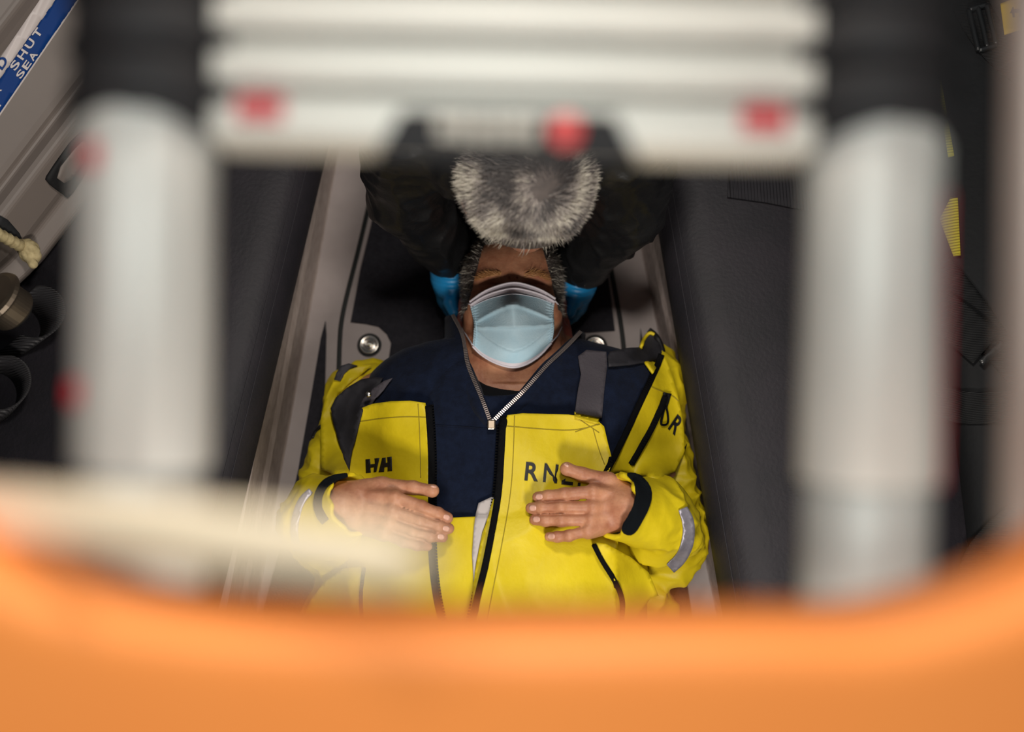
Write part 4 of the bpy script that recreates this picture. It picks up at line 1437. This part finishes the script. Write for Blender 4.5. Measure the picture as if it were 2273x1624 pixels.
# round metal reel at the left edge, with its dark straps
k0 = P(-6, 664, .40); ax = P(58, 706, .36) - P(2, 668, .40); ax /= np.linalg.norm(ax)
e = empty('belt_reel', k0, 'dull metal belt reel with flange beside lower corner of pale locker', 'reel')
V, F = lathe([(.033, -.010), (.039, -.008), (.041, -.003), (.039, .0), (.034, .002), (.033, .003)], k0, ax, 40); mesh_obj('flange', V, F, M['pewter'], e, smooth=False)
V, F = lathe([(.032, .0), (.032, .030), (.030, .033), (.026, .034)], k0, ax, 40); mesh_obj('drum', V, F, M['pewter'], e, smooth=False)
V, F = lathe([(.025, .033), (.025, .038), (.021, .040)], k0, ax, 30); mesh_obj('cap', V, F, M['black_plastic'], e)
V, F = lathe([(.010, -.03), (.010, -.15)], k0, ax, 16); mesh_obj('spindle', V, F, M['pewter'], e)

def loop_strap(name, c_px, z, r_px, w, a0, a1, label, m='webbing_loop', tiltv=(0.35, 0.15, 1)):
    """a flat strap bent into a standing loop"""
    c = P(*c_px, z); r = r_px / F_PX * 1.45
    t = np.linspace(math.radians(a0), math.radians(a1), 40)
    tv = np.array(tiltv, float); tv /= np.linalg.norm(tv)
    V, F = [], []
    for a in t:
        p = c + r * np.array([math.cos(a), math.sin(a), 0])
        V += [p - tv * w / 2, p + tv * w / 2]
    for i in range(len(t) - 1): F.append([2 * i, 2 * i + 2, 2 * i + 3, 2 * i + 1])
    o = mesh_obj(name, V, F, M[m]); solidify(o, .003, 0)
    return props(o, label, 'strap')
loop_strap('webbing_strap', (58, 712), .270, 62, .060, -120, 100, 'black webbing loop coming off dull metal belt reel', tiltv=(.80, .30, .55))
loop_strap('webbing_strap', (-8, 866), .268, 62, .060, -120, 110, 'black webbing loop standing on left bench below the belt reel', tiltv=(.62, .20, .72))

# ------------------------------------------------------------------ right side: harness seat with straps
hs = empty('harness_seat', P(2250, 500, .24), 'black padded harness seat behind right bench with buckle and tag', 'seat')
ys = np.linspace(-.9, 1.9, 10)
X0 = P(2085, 600, .26)[0]
prof = [(.0, .247), (-.006, .262), (.002, .285), (.02, .296), (.30, .36), (.44, .40), (.44, .247)]
lines = [[(X0 + o, y, z) for y in ys] for o, z in prof]
V, F = loft(lines, None)
mesh_obj('pad', V, F, M['vinyl_dark'], hs, smooth=True, key='harness')
HN = ['harness']
def hstrap(line, w, off, m, label=None, name='webbing_strap', parent=None, wr=0.0):
    return panel(name, band(line, w), HN, off, .003, M[m], parent if parent is not None else hs, step=9, smooth=6, wr=wr)
hstrap([(2075, 585), (2140, 660), (2230, 790), (2300, 860)], 70, .004, 'webbing', name='strap')
hstrap([(2070, 680), (2130, 720), (2190, 772)], 92, .010, 'webbing', name='strap')
hstrap([(2060, 870), (2120, 905), (2200, 905), (2300, 890)], 70, .006, 'webbing', name='strap')
hstrap([(2170, 1390), (2150, 1270), (2200, 1190), (2300, 1110)], 60, .006, 'webbing', name='strap')
hstrap([(2150, 0), (2180, 60), (2240, 130), (2300, 160)], 80, .003, 'webbing', name='strap')
hstrap([(2178, 805), (2228, 762)], 15, .016, 'steel_dark', name='strap_buckle')
# buckle
bc = [(2150, 22), (2190, 10), (2212, 100), (2172, 112)]
for i in range(4):
    a, b = bc[i], bc[(i + 1) % 4]
    V, F = tube_mesh(surf_line([a, ((a[0] + b[0]) / 2, (a[1] + b[1]) / 2), b], HN, .012, step=6, curve=0), .0042, 8)
    mesh_obj('buckle', V, F, M['steel_dark'], hs)
V, F = tube_mesh(surf_line([(2170, 15), (2182, 60), (2192, 106)], HN, .012, step=6, curve=0), .004, 8)
mesh_obj('buckle_bar', V, F, M['steel_dark'], hs)
panel('tag', [(2221, 8), (2290, -18), (2290, 58), (2230, 77)], HN, .010, .001, M['tag_yellow'], hs, step=10, key='tag')
letters_on('tag_lettering', [('t', (2266, 14), (4, 24), (-26, 2))], ['tag', 'harness'], .001, .0005, M['ink'], hs)
panel('pull_tab', [(2110, 438), (2126, 437), (2132, 566), (2116, 568), (2085, 486)], HN, .012, .002, M['lime'], hs, step=7)
panel('edge_webbing', [(2076, 168), (2086, 166), (2118, 345), (2104, 348)], HN, .010, .002, M['lime'], hs, step=7)

# ------------------------------------------------------------------ telescopic ladder hanging under the hatch
LD = .45                       # distance of its middle plane from the lens
ROLL = math.radians(1.3)
lad_c = CP(1135, 600, LD)
AX = RV * math.cos(ROLL) - UV * math.sin(ROLL)       # along the rungs
AY = UV * math.cos(ROLL) + RV * math.sin(ROLL)       # up the stiles
AZ = -DV                                             # towards the lens
def LP(px, py, h=0.0):
    """ladder coordinates from a pixel in its middle plane: across, along, towards lens"""
    p = CP(px, py, LD) - lad_c
    return np.array([p @ AX, p @ AY, h])
def LW(v): return lad_c + AX * v[0] + AY * v[1] + AZ * v[2]
lad = empty('ladder', lad_c, 'telescopic aluminium ladder with stacked rungs, black collars and red locks', 'ladder')

def lad_box(name, lo, hi, m, parent, bev=.003, smooth=False):
    V, F = box_mesh(lo, hi)
    V = np.array([LW(v) for v in V])
    o = mesh_obj(name, V, F, m, parent, smooth=smooth)
    if bev: bevel(o, bev, 3)
    return o
def lad_tube(name, x, y0, y1, r, m, n=96, grooves=True):
    V, F = [], []
    ys = [y0, y0 + .002, y1 - .002, y1]
    rs = [r - .002, r, r, r - .002]
    for y, q in zip(ys, rs):
        for j in range(n):
            a = 2 * math.pi * j / n
            g = q * (1 - .045 * math.exp(-((math.degrees(a) - 84) / 9) ** 2) - .03 * math.exp(-((math.degrees(a) - 40) / 7) ** 2))
            V.append(LW((x + g * math.cos(a), y, g * math.sin(a))))
    for i in range(3):
        for j in range(n): F.append([i * n + j, i * n + (j + 1) % n, (i + 1) * n + (j + 1) % n, (i + 1) * n + j])
    F.append(list(range(n))[::-1]); F.append([3 * n + j for j in range(n)])
    F = [f[::-1] for f in F]
    return mesh_obj(name, V, F, m, lad)

pitch = 115 / F_PX * LD
xl, xr = LP(322, 700)[0], LP(1934, 700)[0]
R0 = .0303
tl, trr = LP(322, 300)[1], LP(1934, 320)[1]
yend = LP(1135, 1345)[1]
for x, sgn, ytop in ((xl, -1, LP(322, 268)[1]), (xr, 1, LP(1934, 300)[1])):
    for k_, (ya, yb, r) in enumerate(((yend, LP(1135, 1060)[1], R0 - .0022), (LP(1135, 1055)[1], ytop + .02, R0))):
        lad_tube('stile', x, ya, yb, r, M['alu'])
    # shallow groove strips of the extrusion
    # collars, one per collapsed section, each with its thumb knob on the outer side
    for k in range(5):
        y0 = ytop + k * pitch
        V, F = [], []
        n = 44
        hs_ = [(0, .0312), (.0015, .0335), (pitch * .80, .0335), (pitch * .88, .0322), (pitch * .99, .0322)]
        for h, r in hs_:
            for j in range(n):
                a = 2 * math.pi * j / n
                # the lowest collar has an arched lower lip
                lip = (.010 * (math.cos(a) ** 2) if (k == 0 and h < .002) else 0)
                V.append(LW((x + r * math.cos(a), y0 + h - lip, r * math.sin(a))))
        for i in range(len(hs_) - 1):
            for j in range(n): F.append([i * n + j, (i + 1) * n + j, (i + 1) * n + (j + 1) % n, i * n + (j + 1) % n])
        F.append(list(range(n))); F.append([(len(hs_) - 1) * n + j for j in range(n)][::-1])
        c = mesh_obj('collar', V, F, M['black_plastic'], lad)
        lad_box('knob', (x + sgn * .030 - .006, y0 + .001, -.010), (x + sgn * .030 + .0085, y0 + pitch * .52, .010), M['black_plastic'], c, .004)
        # bracket that holds the rung to the collar
        xi = x - sgn * .030
        lad_box('bracket', (min(xi, xi - sgn * .010), y0 + .001, -.016), (max(xi, xi - sgn * .010), y0 + pitch * .92, .016), M['black_plastic'], c, .003)

# rungs
xa, xb = LP(492, 300)[0], LP(1786, 300)[0]
yb0 = LP(1135, 346)[1]
for k in range(5):
    y0 = yb0 + k * pitch
    prof = [(0, .006), (.0015, .014), (.004, .0165), (.0195 * .80, .0165), (.0195 * .86, .0150), (.0195 * .90, .0115), (pitch * .97, .0115), (pitch * .99, .006), (pitch * .99, -.012), (0, -.012)]
    lines = [[LW((x, y0 + h, z)) for x in (xa, xa + .002, xb - .002, xb)] for h, z in prof]
    lines.append(lines[0])
    V, F = loft(lines, None)
    r = mesh_obj('rung', V, [f[::-1] for f in F], M['alu_paint'], lad, smooth=False)
    bevel(r, .0012, 2)
    if k == 0:
        for px in (598, 1674):
            cx = LP(px, 300)[0]
            lad_box('release_lock', (cx - .0100, y0 + .0095, .010), (cx + .0100, y0 + .0192, .0205), M['red'], r, .001)
        # maker's plate under the middle
        tp = [LP(905, 284), LP(1352, 284)]
        w0 = LP(900, 300)[0]; w1 = LP(1356, 300)[0]; w2 = LP(845, 300)[0]; w3 = LP(1412, 300)[0]
        top_y = y0 + .0150; bot_y = y0 - .0062
        poly = [LW((w0, top_y, .0165)), LW((w1, top_y, .0165)), LW((w3, bot_y, .0165)), LW((w2, bot_y, .0165))]
        V, F = prism(poly, AZ * .004)
        pl = mesh_obj('maker_plate', V, F, M['black_plastic'], r, smooth=False)
        bevel(pl, .0015, 2)
        # worn pale print and a red spot
        x0 = LP(978, 300)[0]
        for i, (a, b, c_, d) in enumerate(((0, .007, .001, .0095), (.0085, .0135, .0, .0095), (.0150, .0215, .0005, .0085), (.0230, .0285, .0, .009), (.0300, .0365, .001, .0095), (.0378, .0435, .0, .009))):
            lad_box('worn_print', (x0 + a, y0 + .0024 + c_, .0203), (x0 + b, y0 + .0024 + d, .0211), M['label_pale'], pl, .0005)
        cx = LP(1250, 300)[0]
        V, F = lathe([(.0066, 0), (.0066, .0008), (.006, .001)], LW((cx, y0 + .0072, .0204)), AZ, 24)
        mesh_obj('red_spot', V, F, M['label_red'], pl)
# release buttons on the outer side of the stiles
for px, py in ((206, 372), (176, 868)):
    x, y, _ = LP(px, py)
    dx = -.0135 if py < 600 else -.0205; z = math.sqrt(R0 ** 2 - dx ** 2)
    lad_box('release_button', (xl + dx - .0035, y - .0055, z - .004), (xl + dx + .0035, y + .0055, z + .0025), M['red'], lad, .002)
x = xr + .0298
lad_box('edge_strip', (x - .0025, LP(2090, 1080)[1], -.005), (x + .0025, LP(2090, 430)[1], .006), M['red'], lad, .001)

# grey post at the right edge
a, b = CP(2306, -520, .40), CP(2292, 1500, .40)
V, F = tube_mesh([a, a + (b - a) * .33, a + (b - a) * .66, b], .0122, 28)
o = mesh_obj('grab_post', V, F, M['pole'])
props(o, 'grey round grab post at the right edge beside the ladder', 'post')

# ------------------------------------------------------------------ orange hatch rim round the opening
HD = .325
def HPt(px, py, h=0.0): return CP(px, py, HD) + AZ * h
hat = empty('hatch_rim', HPt(1136, 1500), 'broad orange moulded rim of the hatch opening across the bottom', 'hatch rim')
def rim_path():
    pts = [(-420, 800), (-330, 1000), (-190, 1165), (0, 1272), (140, 1330), (300, 1364), (480, 1384), (760, 1398), (1136, 1408), (1500, 1402), (1750, 1400),
           (1900, 1406), (2010, 1394), (2140, 1362), (2273, 1315), (2420, 1240), (2560, 1110), (2650, 900), (2680, 500), (2660, -100), (2500, -430), (2200, -600),
           (1136, -640), (0, -600), (-260, -430), (-430, -100), (-450, 400)]
    return resample(chaikin(pts, 2), 40)
pth = rim_path()
tg = np.roll(pth, -1, 0) - np.roll(pth, 1, 0); tg /= np.linalg.norm(tg, axis=1)[:, None]
on = np.stack([-tg[:, 1], tg[:, 0]], 1)
cen = pth.mean(0)
if np.mean(np.sum(on * (pth - cen), 1)) < 0: on = -on
pw = HD / F_PX
prof = [(.006, -.055), (.0, -.045), (.0, -.008), (.0015, -.001), (.005, .0035), (.010, .0045), (.016, .0042), (.022, .0036), (.034, .0026), (.052, .0014), (.070, .0008), (.095, .0002), (.10, -.004), (.10, -.055)]
lines = [[HPt(*(p + q * (o_ / pw)), h) for p, q in zip(pth, on)] for o_, h in prof]
n = len(pth); m_ = len(prof)
V = np.concatenate([np.array(l) for l in lines])
F = [[i * n + j, i * n + (j + 1) % n, ((i + 1) % m_) * n + (j + 1) % n, ((i + 1) % m_) * n + j] for i in range(m_) for j in range(n)]
o = mesh_obj('moulding', V, F, M['orange'], hat)
bm = bmesh.new(); bm.from_mesh(o.data); bmesh.ops.recalc_face_normals(bm, faces=bm.faces); bm.to_mesh(o.data); bm.free()
for p in o.data.polygons: p.use_smooth = True

# pale webbing tail that hangs across the opening from the left
a, b = CP(-260, 1112, .405), CP(965, 1246, .245)
t = np.linspace(0, 1, 24)
pts = a[None] + (b - a)[None] * t[:, None]
wd = np.interp(t, [0, .3, .6, .95, 1], [.027, .0255, .0215, .0150, .006])
V, F = [], []
for p, w in zip(pts, wd):
    V += [p + UV * w / 2, p + UV * w / 4 + AZ * .003, p - UV * w / 4 + AZ * .003, p - UV * w / 2, p - UV * w / 4 - AZ * .003, p + UV * w / 4 - AZ * .003]
for i in range(len(pts) - 1):
    for j in range(6): F.append([i * 6 + j, i * 6 + (j + 1) % 6, (i + 1) * 6 + (j + 1) % 6, (i + 1) * 6 + j])
F.append([0, 1, 2, 3, 4, 5]); F.append([(len(pts) - 1) * 6 + j for j in range(6)][::-1])
o = mesh_obj('strap_tail', V, F, M['cream'])
props(o, 'pale cream webbing tail slanting across the opening just above the orange rim', 'strap')
# ================================================================== light
w = bpy.data.worlds.new('world'); scene.world = w
w.use_nodes = True
w.node_tree.nodes['Background'].inputs['Color'].default_value = (.55, .62, .70, 1)
w.node_tree.nodes['Background'].inputs['Strength'].default_value = .10

def area(name, loc, target, size, power, color, sy=None):
    d = bpy.data.lights.new(name, 'AREA'); d.energy = power; d.color = color
    d.shape = 'RECTANGLE'; d.size = size; d.size_y = sy or size
    o = bpy.data.objects.new(name, d); COL.objects.link(o)
    o.location = loc
    o.rotation_euler = (Vector(target) - Vector(loc)).to_track_quat('-Z', 'Y').to_euler()
    return o
# cabin lamp under the deckhead towards the bow, a second one aft, and the lamp above the hatch
area('ceiling_lamp', (.04, .66, 1.55), (0, .35, .2), .16, 8.5, (1, .93, .84))
area('ceiling_lamp', (.12, -.60, 1.12), (0, .40, .2), .22, 10.5, (1, .93, .84))
area('hatch_lamp', (-.03, .15, 2.02), (0, .08, 1.3), .25, 5.2, (.95, 1, .97))

scene.view_settings.view_transform = 'Standard'
scene.view_settings.look = 'None'
scene.view_settings.exposure = 0.0
scene.view_settings.gamma = 1.0
scene.cycles.max_bounces = 6
scene.cycles.use_denoising = True
